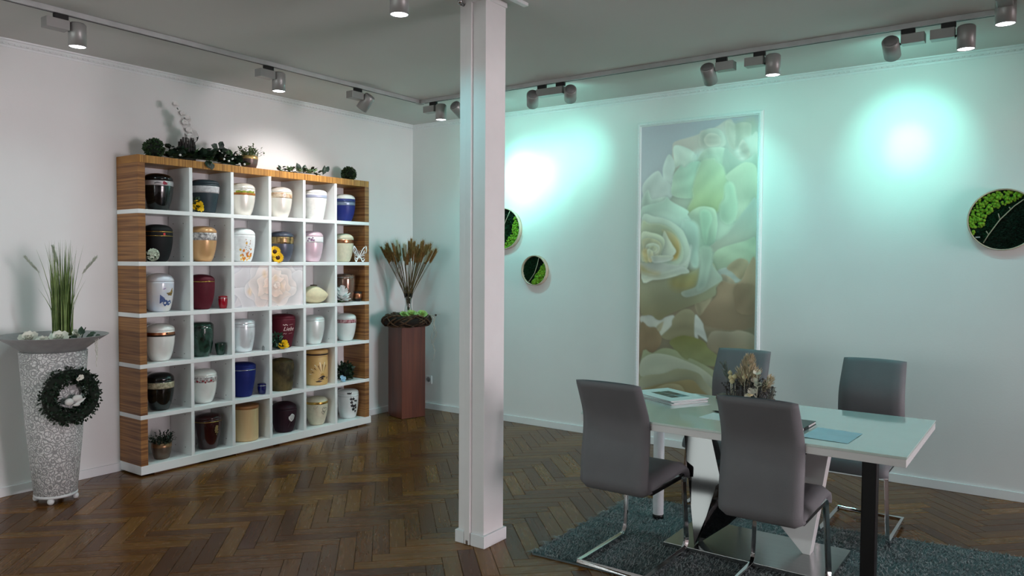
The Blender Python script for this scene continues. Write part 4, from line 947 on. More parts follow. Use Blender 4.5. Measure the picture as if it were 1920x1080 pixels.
t = thing('seed_head_sprig', 'brown seed heads lying at the left back of wicker ring', 'dried flowers', Vector((PX, PY, .965)) + rv * -.13 + Vector((.92, -.39, 0)) * .06)
mb = MB()
for k in range(7): mb.ball((.02 * math.cos(k), .025 * math.sin(k * 2), .012 + .008 * (k % 3)), .012, 7, 5)
mb.build('seed_heads', mat('seed_brown2', (82, 70, 60), .9, vary=.3, scale=80), t)
t = thing('dangling_twig', 'pale curly twig trailing down from right of wicker ring', 'dried flowers', Vector((PX, PY, .97)) + rv * .19 + Vector((.92, -.39, 0)) * .06)
PT = mat('pale_twig', (170, 160, 148), .8, vary=.15)
for k, (ln, ph, w_) in enumerate(((.42, 0, 1), (.25, 1.7, -.6), (.32, 3.2, .5))):
    pts = [Vector((-.03, -.02, -.03)), Vector((.01, .0, .012)) + rv * .0] + [rv * (.035 + .01 * k + .018 * math.sin(j * 1.1 + ph)) + Vector((0, 0, -.02 - ln * j / 9)) for j in range(10)]
    MB().tube(pts, [.004] * 3 + [.003 - .0002 * j for j in range(9)], 5).build('twig', PT, t)
MB().ball(rv * .062 + Vector((0, 0, .004)), .011, 8, 6).build('bud', mat('bud_brown', (84, 66, 60), .8), t)
MB().tube([rv * .03 + Vector((0, 0, .0)), rv * .07 + Vector((0, 0, .012)), rv * .11 + Vector((0, 0, .014))], .0014, 5).build('side_twig', PT, t)
# socket
t = thing('wall_socket', 'white square wall socket beside the wood column', 'socket', (.226, 0, .296))
MB().box(-.041, .041, -.009, -.0002, -.041, .041).build('plate', TRIM, t, bevel=.004)
MB().lathe([(.026, 0), (.026, .004), (.021, .004), (.019, -.004), (.001, -.004)], 24, (0, -.009, 0), ax=(0, -1, 0)).build('insert', mat('socket_grey', (140, 142, 144), .5), t)
for s in (-1, 1): MB().lathe([(.003, -.001), (.003, .0012)], 8, (s * .0095, -.0052, 0), ax=(0, -1, 0)).build('pin_hole', BLACK, t)

# ------------------------------------------------------------------ framed rose panel on the back wall
PETALS = [
([(252,164),(337,95),(480,62),(598,44),(825,22),(1001,25),(1012,306),(1022,548),(558,576),(245,319)],(209,194,185),(223,231,209),0,0),
([(287,78),(335,62),(420,55),(515,46),(539,34),(655,27),(740,6),(785,5),(825,24),(930,24),(947,39),(948,68),(997,61),(996,185),(718,177),(513,134),(394,163),(302,153)],(230,208,207),(215,185,179),0.2,0.0),
([(516,66),(527,46),(597,29),(684,35),(731,59),(738,94),(658,101),(570,98),(523,86)],(215,208,203),(234,200,196),0.35,0.15),
([(558,68),(598,47),(667,52),(703,73),(686,92),(599,94)],(226,205,199),(229,193,189),0.4,0.2),
([(735,15),(768,10),(814,29),(821,63),(817,112),(772,95),(742,55)],(214,195,189),(216,178,173),0.4,0.2),
([(820,24),(930,24),(943,63),(883,78),(812,112),(821,63)],(197,179,170),(199,165,160),0.4,0.25),
([(877,80),(917,101),(940,131),(919,149),(880,150),(840,117)],(202,165,163),(197,159,153),0.5,0.25),
([(840,117),(857,133),(894,147),(875,153),(852,135)],(246,216,217),(246,216,216),0,0),
([(208,150),(257,110),(314,150),(297,191),(287,268),(231,272),(203,188)],(246,246,246),(246,246,246),0.3,0.1),
([(51,200),(158,169),(216,204),(285,229),(287,268),(66,277),(13,236)],(246,246,246),(246,246,246),0.4,0.15),
([(293,88),(336,79),(458,104),(507,139),(388,163),(363,154),(314,161),(301,129)],(246,246,241),(246,246,236),0.35,0.1),
([(470,117),(547,111),(513,139)],(246,246,246),(246,246,246),0,0),
([(513,141),(547,112),(600,99),(715,101),(744,117),(741,178),(659,146),(601,137)],(211,196,187),(205,202,184),0.5,0.3),
([(738,104),(801,131),(875,155),(940,145),(994,137),(998,234),(765,223),(717,165)],(177,162,159),(190,182,168),0.3,0.2),
([(363,154),(394,163),(447,147),(519,144),(543,160),(503,186),(469,241),(470,277),(293,265),(291,211),(303,186),(339,166)],(186,204,190),(209,218,196),0.3,0.45),
([(525,154),(560,140),(648,138),(665,149),(718,167),(741,193),(765,223),(743,240),(733,284),(705,306),(666,335),(430,332),(470,277),(469,241),(497,191)],(191,185,162),(185,185,128),0.25,0.4),
([(747,203),(847,170),(919,160),(996,186),(995,294),(925,317),(827,367),(847,316),(835,279),(771,224)],(203,186,167),(231,224,201),0.2,0.2),
([(738,245),(765,226),(811,235),(835,279),(847,316),(832,358),(771,377),(707,356),(706,309),(745,282)],(193,195,174),(196,205,181),0.4,0.3),
([(442,333),(525,311),(607,312),(666,326),(685,376),(670,426),(642,471),(530,470),(527,387),(455,358)],(223,222,197),(187,213,188),0.6,0.35),
([(537,329),(608,325),(638,355),(610,400),(589,450),(552,400)],(187,205,180),(185,210,182),0.2,0.3),
([(65,238),(91,265),(117,276),(243,268),(200,293),(54,304),(8,303),(14,271)],(219,229,218),(213,227,215),0.3,0.4),
([(8,308),(66,296),(200,285),(243,268),(287,287),(429,322),(430,338),(455,358),(394,360),(371,388),(183,345),(10,348)],(213,233,218),(231,246,235),0.5,0.3),
([(716,426),(783,401),(925,317),(995,294),(1002,471),(613,470)],(184,180,177),(190,179,160),0.5,0.35),
([(648,513),(690,467),(913,436),(995,426),(998,507),(927,504),(856,499),(766,531),(687,545)],(199,206,178),(191,196,163),0.1,0.2),
([(17,720),(386,687),(684,625),(1001,582),(1007,733),(18,757)],(188,159,137),(186,158,134),0,0),
([(687,545),(766,531),(815,547),(877,573),(841,584),(786,563),(724,555),(737,574)],(246,246,246),(246,246,246),0,0.1),
([(724,555),(786,563),(835,584),(799,595),(737,579)],(242,210,189),(219,188,161),0.3,0.1),
([(766,531),(856,499),(927,504),(940,522),(888,573),(816,549)],(218,185,156),(203,170,139),0.5,0.25),
([(731,579),(817,589),(889,575),(940,522),(998,504),(1007,733),(556,744),(536,712),(616,667),(684,633),(689,601)],(233,186,156),(155,128,104),0.25,0.2),
([(824,621),(859,589),(1002,598),(1005,686),(863,689)],(177,139,114),(158,126,102),0.1,0.25),
([(502,666),(584,654),(653,639),(604,675),(542,709)],(216,193,162),(192,169,139),0.4,0.2),
([(17,722),(111,717),(187,734),(247,720),(321,713),(308,746),(209,792),(188,777),(154,761),(92,760),(18,745)],(246,246,246),(246,246,232),0,0.1),
([(160,761),(201,743),(228,740),(195,777)],(203,186,156),(204,187,156),0.2,0.1),
([(308,727),(386,692),(464,688),(510,711),(502,750),(513,788),(389,789),(297,805),(209,794),(295,755)],(189,175,143),(159,148,115),0.3,0.2),
([(510,706),(536,714),(575,737),(582,753),(601,777),(615,804),(583,794),(532,779),(539,798),(506,788),(501,734)],(246,246,246),(246,246,246),0,0.15),
([(651,765),(805,761),(883,754),(1009,774),(1011,842),(809,849),(622,826)],(193,177,157),(175,153,126),0.35,0.1),
([(284,811),(389,786),(513,791),(596,805),(622,826),(704,853),(706,890),(432,879),(325,838)],(131,130,62),(162,170,119),0.1,0.3),
([(18,748),(92,762),(147,762),(209,794),(203,825),(183,837),(129,861),(22,888)],(158,131,100),(140,109,83),0.15,0.2),
([(22,891),(129,861),(231,838),(338,843),(392,864),(445,876),(483,870),(700,912),(813,966),(1017,983),(1028,1273),(36,1349)],(176,184,145),(198,202,181),0.2,0.35),
([(22,894),(129,863),(279,863),(432,880),(561,901),(689,945),(729,1019),(629,1024),(582,939),(498,915),(354,912),(234,934),(24,954)],(211,218,199),(190,197,178),0.5,0.2),
([(24,960),(234,934),(354,911),(498,916),(582,942),(679,1022),(27,1055)],(172,170,138),(203,206,184),0.5,0.3),
([(26,1011),(133,986),(249,970),(342,960),(486,948),(564,978),(629,1024),(27,1055)],(162,143,98),(150,131,95),0.3,0.3),
([(99,1011),(255,974),(382,972),(436,1001),(476,1032),(66,1053)],(176,162,126),(137,122,92),0.5,0.3),
([(12,563),(175,573),(447,552),(536,532),(642,513),(687,545),(731,574),(683,601),(683,620),(659,637),(508,666),(392,687),(247,715),(214,730),(159,731),(111,713),(17,709)],(225,223,193),(134,121,86),0.15,0.4),
([(289,567),(446,549),(530,551),(506,603),(384,618),(291,606)],(197,186,129),(174,151,91),0.0,0.0),
([(384,624),(506,603),(537,565),(548,505),(642,505),(649,521),(687,545),(731,574),(639,604),(552,627),(424,643)],(219,231,222),(189,192,181),0.3,0.25),
([(394,358),(455,358),(509,374),(528,400),(530,470),(526,526),(472,526),(428,470),(402,409),(371,388)],(215,231,221),(210,228,214),0.4,0.25),
([(540,459),(634,459),(641,491),(624,540),(589,602),(519,614),(537,565),(548,519)],(222,239,224),(202,217,209),0.3,0.25),
([(10,348),(132,341),(259,356),(371,388),(408,411),(440,445),(459,475),(448,514),(401,552),(253,574),(126,581),(16,576)],(223,234,221),(244,239,217),0.6,0.4),
([(10,369),(88,367),(203,371),(310,398),(372,439),(398,475),(375,514),(283,548),(126,559),(16,555)],(204,204,167),(227,234,211),0.4,0.35),
([(203,392),(291,403),(354,434),(367,470),(338,501),(263,496),(248,423)],(211,190,140),(241,172,67),0.3,0.3),
([(222,395),(261,423),(299,449),(331,475),(263,501),(206,488),(205,436)],(246,236,210),(241,238,221),0.5,0.4),
([(11,518),(84,517),(187,513),(234,517),(380,522),(444,486),(456,451),(466,467),(436,516),(387,530),(275,547),(175,558),(85,546),(11,523)],(246,246,244),(246,246,241),0.3,0.3),
([(12,552),(85,560),(175,558),(275,547),(394,530),(447,552),(276,561),(154,571),(44,563)],(246,246,246),(229,233,214),0.4,0.25),
([(11,526),(85,547),(175,558),(85,556),(12,549)],(227,195,121),(212,175,107),0,0),
([(11,404),(108,402),(198,415),(230,439),(206,470),(175,501),(60,510),(14,502)],(246,246,217),(226,219,183),0.6,0.35),
([(25,427),(109,423),(186,439),(199,465),(143,496),(53,496),(26,462)],(221,209,166),(241,226,189),0.6,0.35),
([(58,449),(122,441),(180,452),(174,475),(117,488),(59,480)],(246,246,223),(241,229,196),0.6,0.35),
([(84,457),(129,452),(161,462),(142,475),(91,475)],(217,211,167),(241,232,203),0.5,0.3),
([(20,472),(69,464),(84,506),(49,512)],(225,187,126),(246,215,141),0.4,0.3),
([(69,466),(117,472),(125,506),(84,512)],(246,246,217),(242,201,141),0.5,0.3),
([(118,489),(300,490),(274,508),(139,516),(111,503)],(246,246,229),(246,246,246),0.5,0.3),
]

FX0, FX1, FZ0, FZ1 = 2.544, 3.498, .30, 2.588
t = thing('rose_picture', 'tall white framed picture of cream roses on back wall', 'picture', (0, 0, 0))
def wall_canvas():
    Wn = 210; asp = 2.138 / .954; vmax = (2.588 - FZ0) / 2.138; Hn = int(Wn * asp * vmax)
    X, Y = np.meshgrid(np.linspace(0, 1, Wn), np.linspace(0, vmax, Hn) * asp)
    cv = np.zeros((Hn, Wn, 3)); g = np.clip(Y / asp / .35, 0, 1)[..., None]
    cv[:] = np.array(lin((196, 190, 202))[:3]) * (1 - g) + np.array(lin((226, 226, 232))[:3]) * g
    lo = np.clip((Y / asp - .44) / .12, 0, 1)[..., None]; cv[:] = cv * (1 - lo) + np.array(lin((150, 138, 116))[:3]) * lo
    mixc = lambda c, t, k: tuple(c[i] * (1 - k) + t[i] * k for i in range(3))
    for pts, ca, cb, rim, sh in PETALS:
        vm = sum(p[1] for p in pts) / len(pts) / 1000
        if vm < .5: ca, cb = mixc(ca, (222, 226, 214), .28), mixc(cb, (222, 226, 214), .28)
        else: ca, cb = mixc(ca, (146, 138, 116), .30), mixc(cb, (146, 138, 116), .30)
        soft = sh < .05 and rim < .1; aa = .07 if soft else .03 if (rim < .41 and .22 < vm < .55 and sh >= .25) else .007
        paint(cv, X, Y, [(u / 1000, v / 1000) for u, v in pts], ca, cb, rim, sh, asp, aa)
    for _ in range(2):
        cv[1:-1, 1:-1] = (cv[1:-1, 1:-1] * 4 + cv[:-2, 1:-1] + cv[2:, 1:-1] + cv[1:-1, :-2] + cv[1:-1, 2:]) / 8
    return np.clip(cv, 0, 1)
PRINT = print_mat('wall_print', .55, .25)
MB().box(FX0 - .01, FX1 + .01, -.012, -.0005, FZ0 - .01, FZ1 + .01).build('backing', WHITE, t)
print_grid('print', wall_canvas(), (FX0, -.0128, FZ1), (FX1 - FX0, 0, 0), (0, 0, FZ0 - FZ1), PRINT, t)
fw = .037
def frame_side(a, b, inw):
    a, b, inw = Vector(a), Vector(b), Vector(inw); d = (b - a); L = d.length; dn = d.normalized(); out = Vector((0, -1, 0))
    prof = [(0, 0), (0, .012), (.006, .018), (.010, .018), (.013, .026), (.024, .026), (.027, .018), (.031, .022), (.037, .016), (.037, 0)]
    mb = MB(); n = len(prof); vs = []
    for s, e in ((0, a), (1, b)):
        for w_, z_ in prof: vs.append(e + inw * w_ + out * z_ + dn * (w_ if s == 0 else -w_))
    mb.add(vs, [(i, (i + 1) % n, n + (i + 1) % n, n + i) for i in range(n)] + [tuple(range(n))[::-1], tuple(range(n, 2 * n))])
    o = mb.build('frame_side', TRIM, t)
    bd = MB(); k = int((L - 2 * fw) / .026)
    for i in range(k):
        c = a + dn * (fw + (i + .5) * (L - 2 * fw) / k) + inw * .0185 + out * .026
        bd.add([c + dn * .010, c - dn * .010, c + inw * .006, c - inw * .006, c + out * .005], [(0, 2, 4), (2, 1, 4), (1, 3, 4), (3, 0, 4)], 0, True)
    tag(bd.build('bead_row', TRIM, o), kind='stuff')
ax0, ax1, az0, az1 = FX0 - fw + .002, FX1 + fw, FZ0 - fw, FZ1 + fw
frame_side((ax0, -.0005, az0), (ax0, -.0005, az1), (1, 0, 0)); frame_side((ax1, -.0005, az0), (ax1, -.0005, az1), (-1, 0, 0))
frame_side((ax0, -.0005, az1), (ax1, -.0005, az1), (0, 0, -1)); frame_side((ax0, -.0005, az0), (ax1, -.0005, az0), (0, 0, 1))

# ------------------------------------------------------------------ moss discs
RIM = mat('pale_wood_rim', (176, 158, 138), .55, c2=(206, 190, 170), scale=8)
MD = mat('dark_moss', (14, 62, 32), .9, vary=.5, scale=90); MDD = mat('blackish_moss', (16, 44, 28), .9, vary=.4, scale=90); ML = mat('lime_moss', (92, 134, 18), .85, c2=(126, 164, 36), scale=50); TWG = mat('birch_twig', (150, 146, 124), .7)
def moss(lab, cx, cz, r_, light, twigs, split, seed, plate=None):
    t = thing('moss_disc', lab, 'wall decoration', (cx, 0, cz), 0, 'round moss pictures')
    MB().lathe([(r_ - .008, 0), (r_, 0), (r_, .042), (r_ - .008, .042), (r_ - .008, .0)], 64, (0, -.0005, 0), ax=(0, -1, 0)).build('rim', RIM, t)
    MB().lathe([(.001, .012), (r_ - .008, .012), (r_ - .008, .002), (.001, .002)], 48, (0, -.0005, 0), ax=(0, -1, 0)).build('backing', MDD, t)
    L = smooth_poly(light, 3) * r_; q = random.Random(seed); S_ = np.array(split) * r_
    g1, g2, g3 = MB(), MB(), MB()
    xs = np.array([[q.uniform(-r_, r_), q.uniform(-r_, r_)] for _ in range(2600)])
    xs = xs[np.hypot(xs[:, 0], xs[:, 1]) < r_ - .012]; ins = sdist(xs[:, 0], xs[:, 1], L) > 0
    side = sdist(xs[:, 0], xs[:, 1], S_) > 0
    for (x, z), il, sd_ in zip(xs, ins, side):
        if il:
            if q.random() < .42:
                rr = q.uniform(.007, .012); g1.ball((x, -.012 - q.uniform(.008, .018), z), rr, 6, 4)
        else:
            gm = g2 if sd_ else g3
            for k in range(2): gm.leaf((x, -.012, z), (q.uniform(-1, 1), -1.1, q.uniform(-1, 1)), (0, -.4, 1), .017, .012)
    tag(g1.build('lime_moss', ML, t), kind='stuff'); tag(g2.build('dark_moss', MD, t), kind='stuff'); tag(g3.build('blackish_moss', MDD, t), kind='stuff')
    for tw in twigs:
        MB().tube([(x * r_, -.031 - .003 * math.sin(i), z * r_) for i, (x, z) in enumerate(tw)], .0034, 6).build('twig', TWG, t)
    if plate: MB().box(plate[0] * r_ - .013, plate[0] * r_ + .013, -.035, -.033, plate[1] * r_ - .004, plate[1] * r_ + .004).build('plate', ALU, t)
    return t
arc = lambda a0, a1, n=9, k=.97: [(k * math.cos(R(a)), k * math.sin(R(a))) for a in np.linspace(a0, a1, n)]
moss('small round moss picture near the pillar, lime moss at lower right', 1.512, 1.408, .136, [(.82, .53), (.5, .2), (.32, 0), (.04, -.34), (-.36, -.92)] + arc(-108, 30, 8), [[(.36, .85), (.22, .3), (.04, -.16), (-.22, -.5), (-.5, -.8)]], [(-1, 1), (.36, 1), (.04, -.16), (-.5, -1), (-1.2, -1)], 1)
moss('large round moss picture partly behind the pillar', 1.166, 1.788, .19, [(.70, .66), (.55, .25), (.5, -.1), (.3, -.42), (.1, -.72), (-.1, -.97)] + arc(-92, 40, 8), [[(.4, .88), (.2, .5), (.05, .2), (-.2, -.2), (-.4, -.8)]], [(.4, 1.1), (.05, .2), (-.2, -.2), (-.4, -1), (1.2, -1), (1.2, 1)], 2)
moss('large round moss picture at the right end of the back wall', 5.05, 1.772, .194, [(-.84, -.5), (-.53, -.16), (-.43, .15), (-.15, .4), (.23, .53), (.55, .72)] + arc(55, 208, 10), [[(-.52, -.75), (-.38, -.48), (-.08, 0), (.3, .43), (.66, .72)], [(-.08, 0), (-.13, .2)], [(-.38, -.48), (-.45, -.36)], [(.2, .32), (.16, .4)]], [(-.9, .6), (-.5, -.75), (-.08, 0), (.66, .75), (.3, 1.2), (-1, 1.2)], 3, (-.68, -.56))

# ------------------------------------------------------------------ rug
RQ = [Vector((3.205, -2.54, 0)), Vector((5.75, -2.36, 0)), Vector((5.7, -1.05, 0)), Vector((3.2, -1.385, 0))]
t = thing('rug', 'grey shaggy rug with frayed edge under the white table', 'rug', (0, 0, 0))
mb = MB(); q = random.Random(21); nu, nv = 46, 24; vs = []
def rp_(u, v): return RQ[0].lerp(RQ[1], u).lerp(RQ[3].lerp(RQ[2], u), v)
for j in range(nv + 1):
    for i in range(nu + 1):
        p = rp_(i / nu, j / nv); vs.append((p.x + (q.uniform(-.008, .008) if i in (0,) else 0), p.y, .009 + .003 * noise.noise(p * 9)))
mb.add(vs, [(j * (nu + 1) + i, j * (nu + 1) + i + 1, (j + 1) * (nu + 1) + i + 1, (j + 1) * (nu + 1) + i) for j in range(nv) for i in range(nu)], 0, True)
b0 = len(vs)
edge = [j * (nu + 1) for j in range(nv + 1)], [i for i in range(nu + 1)], [j * (nu + 1) + nu for j in range(nv + 1)], [nv * (nu + 1) + i for i in range(nu + 1)]
for E_ in edge:
    o_ = len(mb.v); mb.v += [(mb.v[k][0], mb.v[k][1], .0005) for k in E_]
    for k in range(len(E_) - 1): mb.f.append([E_[k], E_[k + 1], o_ + k + 1, o_ + k]); mb.m.append(0); mb.s.append(False)
RUGM = mat('rug_pile', (104, 116, 118), .95, spec=.1, c2=(136, 146, 146), scale=9, stretch=(1, 2, 1), sheen=.3)
mb.build('backing', mat('rug_back', (98, 108, 110), .95, spec=.1, vary=.12, scale=30), t)
mb = MB()
for i in range(21000):
    u, v = q.random(), q.random(); p = rp_(u, v); a = q.gauss(.3, .9); L = q.uniform(.012, .026); d = Vector((math.cos(a), math.sin(a), 0)); s_ = Vector((-d.y, d.x, 0)) * .0022
    m_ = p + d * L * .5 + Vector((0, 0, .017 + q.uniform(0, .004))); e_ = p + d * L + Vector((0, 0, .012)); p = p + Vector((0, 0, .007))
    mb.add([p - s_, p + s_, m_ + s_, m_ - s_, e_], [(0, 1, 2, 3), (3, 2, 4)])
for i in range(900):
    v = q.random(); p = rp_(0, v); cl = max(0, math.sin(v * 60) + .6 * math.sin(v * 143)); L = q.uniform(.01, .02 + .045 * cl); d = Vector((-1, q.uniform(-.6, .6), 0)).normalized(); s_ = Vector((-d.y, d.x, 0)) * .002
    p = p + Vector((0, 0, .006)); m_ = p + d * L * .5 + Vector((0, 0, q.uniform(.004, .012))); e_ = p + d * L + Vector((0, 0, -.003))
    mb.add([p - s_, p + s_, m_ + s_, m_ - s_, e_], [(0, 1, 2, 3), (3, 2, 4)])
tag(mb.build('pile', RUGM, t), kind='stuff')
RZ = .0135

# ------------------------------------------------------------------ table
TX0, TX1, TY0, TY1, TZ = 3.445, 4.886, -2.478, -1.632, .752
LACQ = mat('white_lacquer', (226, 226, 226), .2, coat=.4, vary=.01); LACK = mat('black_lacquer', (10, 10, 12), .05, coat=.7, vary=.05)
GTOP = mat('white_glass_top', (206, 222, 216), .04, coat=1, spec=.8, vary=.008)
t = thing('table', 'white high gloss dining table with crossed black and white base', 'table', (0, 0, 0))
MB().box(TX0, TX1, TY0, TY1, TZ - .042, TZ - .011).build('table_board', LACQ, t, bevel=.002)
MB().box(TX0 - .002, TX1 + .002, TY0 - .002, TY1 + .002, TZ - .0105, TZ).build('glass_top', GTOP, t, bevel=.0015)
MB().box(3.70, 4.52, -2.06, -1.60, RZ, RZ + .022).build('base_plate', STEEL, t, bevel=.002)
zt, zb = TZ - .042, RZ + .022
def yfrom(P, y0, y1, k): return [(x, y0 + (y1 - y0) * (z - zb) / (zt - zb) + k * (x - 3.85), z) for x, z in P]
def slab(P, yf0, yf1, yb0, yb1, k=0):
    n = len(P); A = yfrom(P, yf0, yf1, k); B = yfrom(P, yb0, yb1, k); mb = MB()
    mb.add(A + B, [tuple(range(n)), tuple(range(n, 2 * n))[::-1]] + [(i, n + i, n + (i + 1) % n, (i + 1) % n) for i in range(n)]); return mb
slab([(3.853, zb), (3.955, .36), (3.845, zt), (3.722, zt)], -2.02, -1.865, -1.95, -1.79, .24).build('black_leg', LACK, t, bevel=.002)
slab([(3.858, zb), (4.02, .17), (4.50, zt), (4.36, zt), (3.955, .36)], -1.985, -2.03, -1.92, -1.93, .05).build('black_brace', LACK, t, bevel=.002)
slab([(4.37, zb), (4.335, zb), (4.215, .16), (4.235, .40), (4.345, zt), (4.468, zt)], -1.80, -1.78, -1.73, -1.70).build('white_leg', LACQ, t, bevel=.002)
slab([(4.235, .44), (4.215, .26), (3.90, zt), (4.02, zt)], -1.79, -1.775, -1.735, -1.705).build('white_brace', LACQ, t, bevel=.002)
o = MB().lathe([(.029, RZ + .02), (.031, RZ + .024), (.031, zt)], 24, (3.492, -1.672, 0)).build('support_post', mat('post_white', (206, 208, 212), .35), t); o['label'] = 'round white post with black foot'
MB().lathe([(.032, RZ), (.032, RZ + .022), (.029, RZ + .024)], 24, (3.492, -1.672, 0)).build('foot_cap', BLACK, o)
o = MB().box(4.712, 4.768, -2.395, -2.34, RZ, zt).build('support_post', mat('post_black', (10, 10, 11), .5, spec=.3), t, bevel=.004); o['label'] = 'square black post'

# ------------------------------------------------------------------ chairs
FAB = mat('grey_leatherette', (108, 109, 112), .55, spec=.35, vary=.03, scale=8, bump=.15, bscale=260)
def catmull(P, k=5):
    P = [np.array(p, float) for p in P]; P = [2 * P[0] - P[1]] + P + [2 * P[-1] - P[-2]]; out = []
    for i in range(1, len(P) - 2):
        a, b, c, d = P[i - 1:i + 3]
        for t_ in np.arange(k) / k: out.append(.5 * (2 * b + (c - a) * t_ + (2 * a - 5 * b + 4 * c - d) * t_ ** 2 + (3 * b - a - 3 * c + d) * t_ ** 3))
    out.append(P[-2]); return out
def sweep(mid, th, w, name, parent, crown=0, nx=11, taper=None):
    """upholstered pad: centre line (y,z), thickness along it, width w in x, rounded sides"""
    C_ = catmull(mid); T_ = [v[0] for v in catmull([(a, 0) for a in th])]; n = len(C_); W_ = [v[0] for v in catmull([(a, 0) for a in (taper or [1] * len(mid))])]
    ring = []
    for i in range(n):
        d = C_[min(i + 1, n - 1)] - C_[max(i - 1, 0)]; d = d / (np.hypot(*d) + 1e-9); nrm = np.array([-d[1], d[0]]); ring.append((C_[i], nrm, d))
    mb = MB(); vs = []; loop = []
    # section: rounded ends
    for i in range(n):
        c, nrm, d = ring[i]; h = T_[i] / 2
        e = min(1, (i / (n - 1)) * 14, (1 - i / (n - 1)) * 30); h *= math.sqrt(max(.06, 1 - (1 - e) ** 2))
        pts = []
        for s in (1, -1):
            for k in range(nx):
                x = -1 + 2 * k / (nx - 1); x *= s
                ed = math.sqrt(max(0, 1 - max(0, (abs(x) * w / 2 - (w / 2 - .018)) / .018) ** 2)); hh = h * (.25 + .75 * ed)
                cr = crown * (1 - x * x) * max(0, (i / (n - 1) - .8) * 5)
                p = c + nrm * hh * s + d * cr
                pts.append((x * w / 2 * W_[i], p[0], p[1]))
        vs += pts
    m_ = 2 * nx; fs = [(i * m_ + k, i * m_ + (k + 1) % m_, (i + 1) * m_ + (k + 1) % m_, (i + 1) * m_ + k) for i in range(n - 1) for k in range(m_)]
    mb.add(vs, fs, 0, True); mb.f.append(list(range(m_))[::-1]); mb.m.append(0); mb.s.append(True)
    o_ = (n - 1) * m_; mb.f.append([o_ + k for k in range(m_)]); mb.m.append(0); mb.s.append(True)
    ob = mb.build(name, FAB, parent); return ob
def make_chair():
    t = thing('dining_chair', 'x', 'chair', (0, 0, 0), 0, 'chairs around the table'); w = .356
    sweep([(.075, .395), (.025, .41), (.022, .47), (.028, .56), (.040, .66), (.032, .745), (-.012, .84), (-.05, .912)], [.05, .056, .052, .05, .046, .042, .038, .034], w, 'backrest', t, .006, taper=[1, 1, 1, 1, .995, .985, .965, .95])
    sweep([(.05, .408), (.15, .414), (.30, .418), (.42, .424), (.49, .415), (.515, .385), (.512, .365)], [.056, .06, .064, .066, .058, .045, .035], w, 'seat', t)
    hw = w / 2 - .003; r_ = .05
    def arc2(cy, cz, a0, a1, n=6): return [(cy + r_ * math.cos(R(a)), cz + r_ * math.sin(R(a))) for a in np.linspace(a0, a1, n)]
    side = [(.12, .402)] + [(.40, .402)] + [(.48 - r_ + r_ * math.cos(R(a)), .402 - r_ + r_ * math.sin(R(a))) for a in np.linspace(85, 0, 6)] + [(.495 - r_ + r_ * math.cos(R(a)), .0115 + r_ + r_ * math.sin(R(a))) for a in np.linspace(0, -90, 7)] + [(.06, .0115)]
    side[-1] = (.0, .0115)
    pts = [(hw - (.014 if z > .3 else 0), y, z) for y, z in side] + [(-hw + (.014 if z > .3 else 0), y, z) for y, z in side[::-1]]
    MB().tube(pts, .01, flat=(.0105, .0105), closed=True).build('chrome_frame', CHROME, t, bevel=.002)
    MB().box(-hw + .01, hw - .01, .10, .45, .370, .392).build('seat_support', BLACK, t, bevel=.004)
    for s in (-1, 1):
        for y in (.02, .40): MB().box(s * hw - .009, s * hw + .009, y - .012, y + .012, -.003, .002).build('glide', BLACK, t)
    return t
ch0 = make_chair()
for k, (x, y, rz, lab) in enumerate(((3.642, -2.53, 0, 'grey leatherette cantilever chair at near table side beside the rug edge'), (4.336, -2.525, 0, 'grey leatherette cantilever chair at near table side before the black post'), (3.705, -.90, math.pi, 'grey leatherette cantilever chair at wall side behind dried flowers'), (4.478, -.90, math.pi, 'grey leatherette cantilever chair at wall side near right table end'))):
    c = ch0 if k == 0 else copy_tree(ch0)
    c.location = (x, y, RZ + .003); c.rotation_euler = (0, 0, rz); c['label'] = lab

# ------------------------------------------------------------------ on the table
PAP = mat('white_paper', (226, 230, 228), .5, vary=.01); z = TZ
for k, (cx, cy, a, L, W_, hh, lab) in enumerate(((3.633, -1.865, -27, .345, .245, .007, 'lowest white brochure of the stack on the table'), (3.625, -1.86, -22, .345, .245, .006, 'middle white brochure of the stack on the table'), (3.628, -1.845, -28, .35, .25, .006, 'top white brochure with six small photos on the table'))):
    t = thing('brochure', lab, 'brochure', (cx, cy, z), R(a), 'stack of brochures')
    MB().box(-L / 2, L / 2, -W_ / 2, W_ / 2, 0.0002, hh - .001).build('pages', mat('page_edge', (196, 196, 196), .7, vary=.08, scale=300, stretch=(.01, .01, 1)), t)
    MB().box(-L / 2 - .001, L / 2 + .001, -W_ / 2 - .001, W_ / 2 + .001, hh - .001, hh).build('cover', PAP, t)
    if k == 2:
        for i in range(3):
            for j in range(2):
                c_ = ((20, 48, 44), (44, 40, 44), (90, 140, 150), (30, 60, 44), (40, 62, 58), (18, 50, 54))[i + 3 * j]
                MB().box(-.09 + i * .062, -.032 + i * .062, .008 - j * .062 - .0, .064 - j * .062, hh, hh + .0004).build('cover_photo', mat('photo_%d%d' % (i, j), c_, .3, vary=.6, scale=40), t)
    z += hh + .0002
t = thing('paper_sheet', 'loose white sheet beside the near chair back on table', 'paper', (4.07, -2.19, TZ), R(-6)); MB().box(-.105, .105, -.075, .075, .0002, .0016).build('sheet', PAP, t)
MB().box(-.10, .10, -.07, .07, .0016, .0022).build('top_sheet', PAP, t)
t = thing('pen', 'short black pen lying behind the loose sheet', 'pen', (4.03, -2.085, TZ), R(-8)); MB().lathe([(.001, -.07), (.002, -.062), (.0045, -.052), (.0045, .06), (.001, .062)], 12, (0, 0, .0047), ax=(1, 0, 0)).build('barrel', BLACK, t); MB().box(.02, .06, -.001, .001, .009, .0105).build('pen_clip', SILV, t)
t = thing('folder', 'black covered folder with white pages beside the blue sheet', 'folder', (4.325, -2.21, TZ), R(-2))
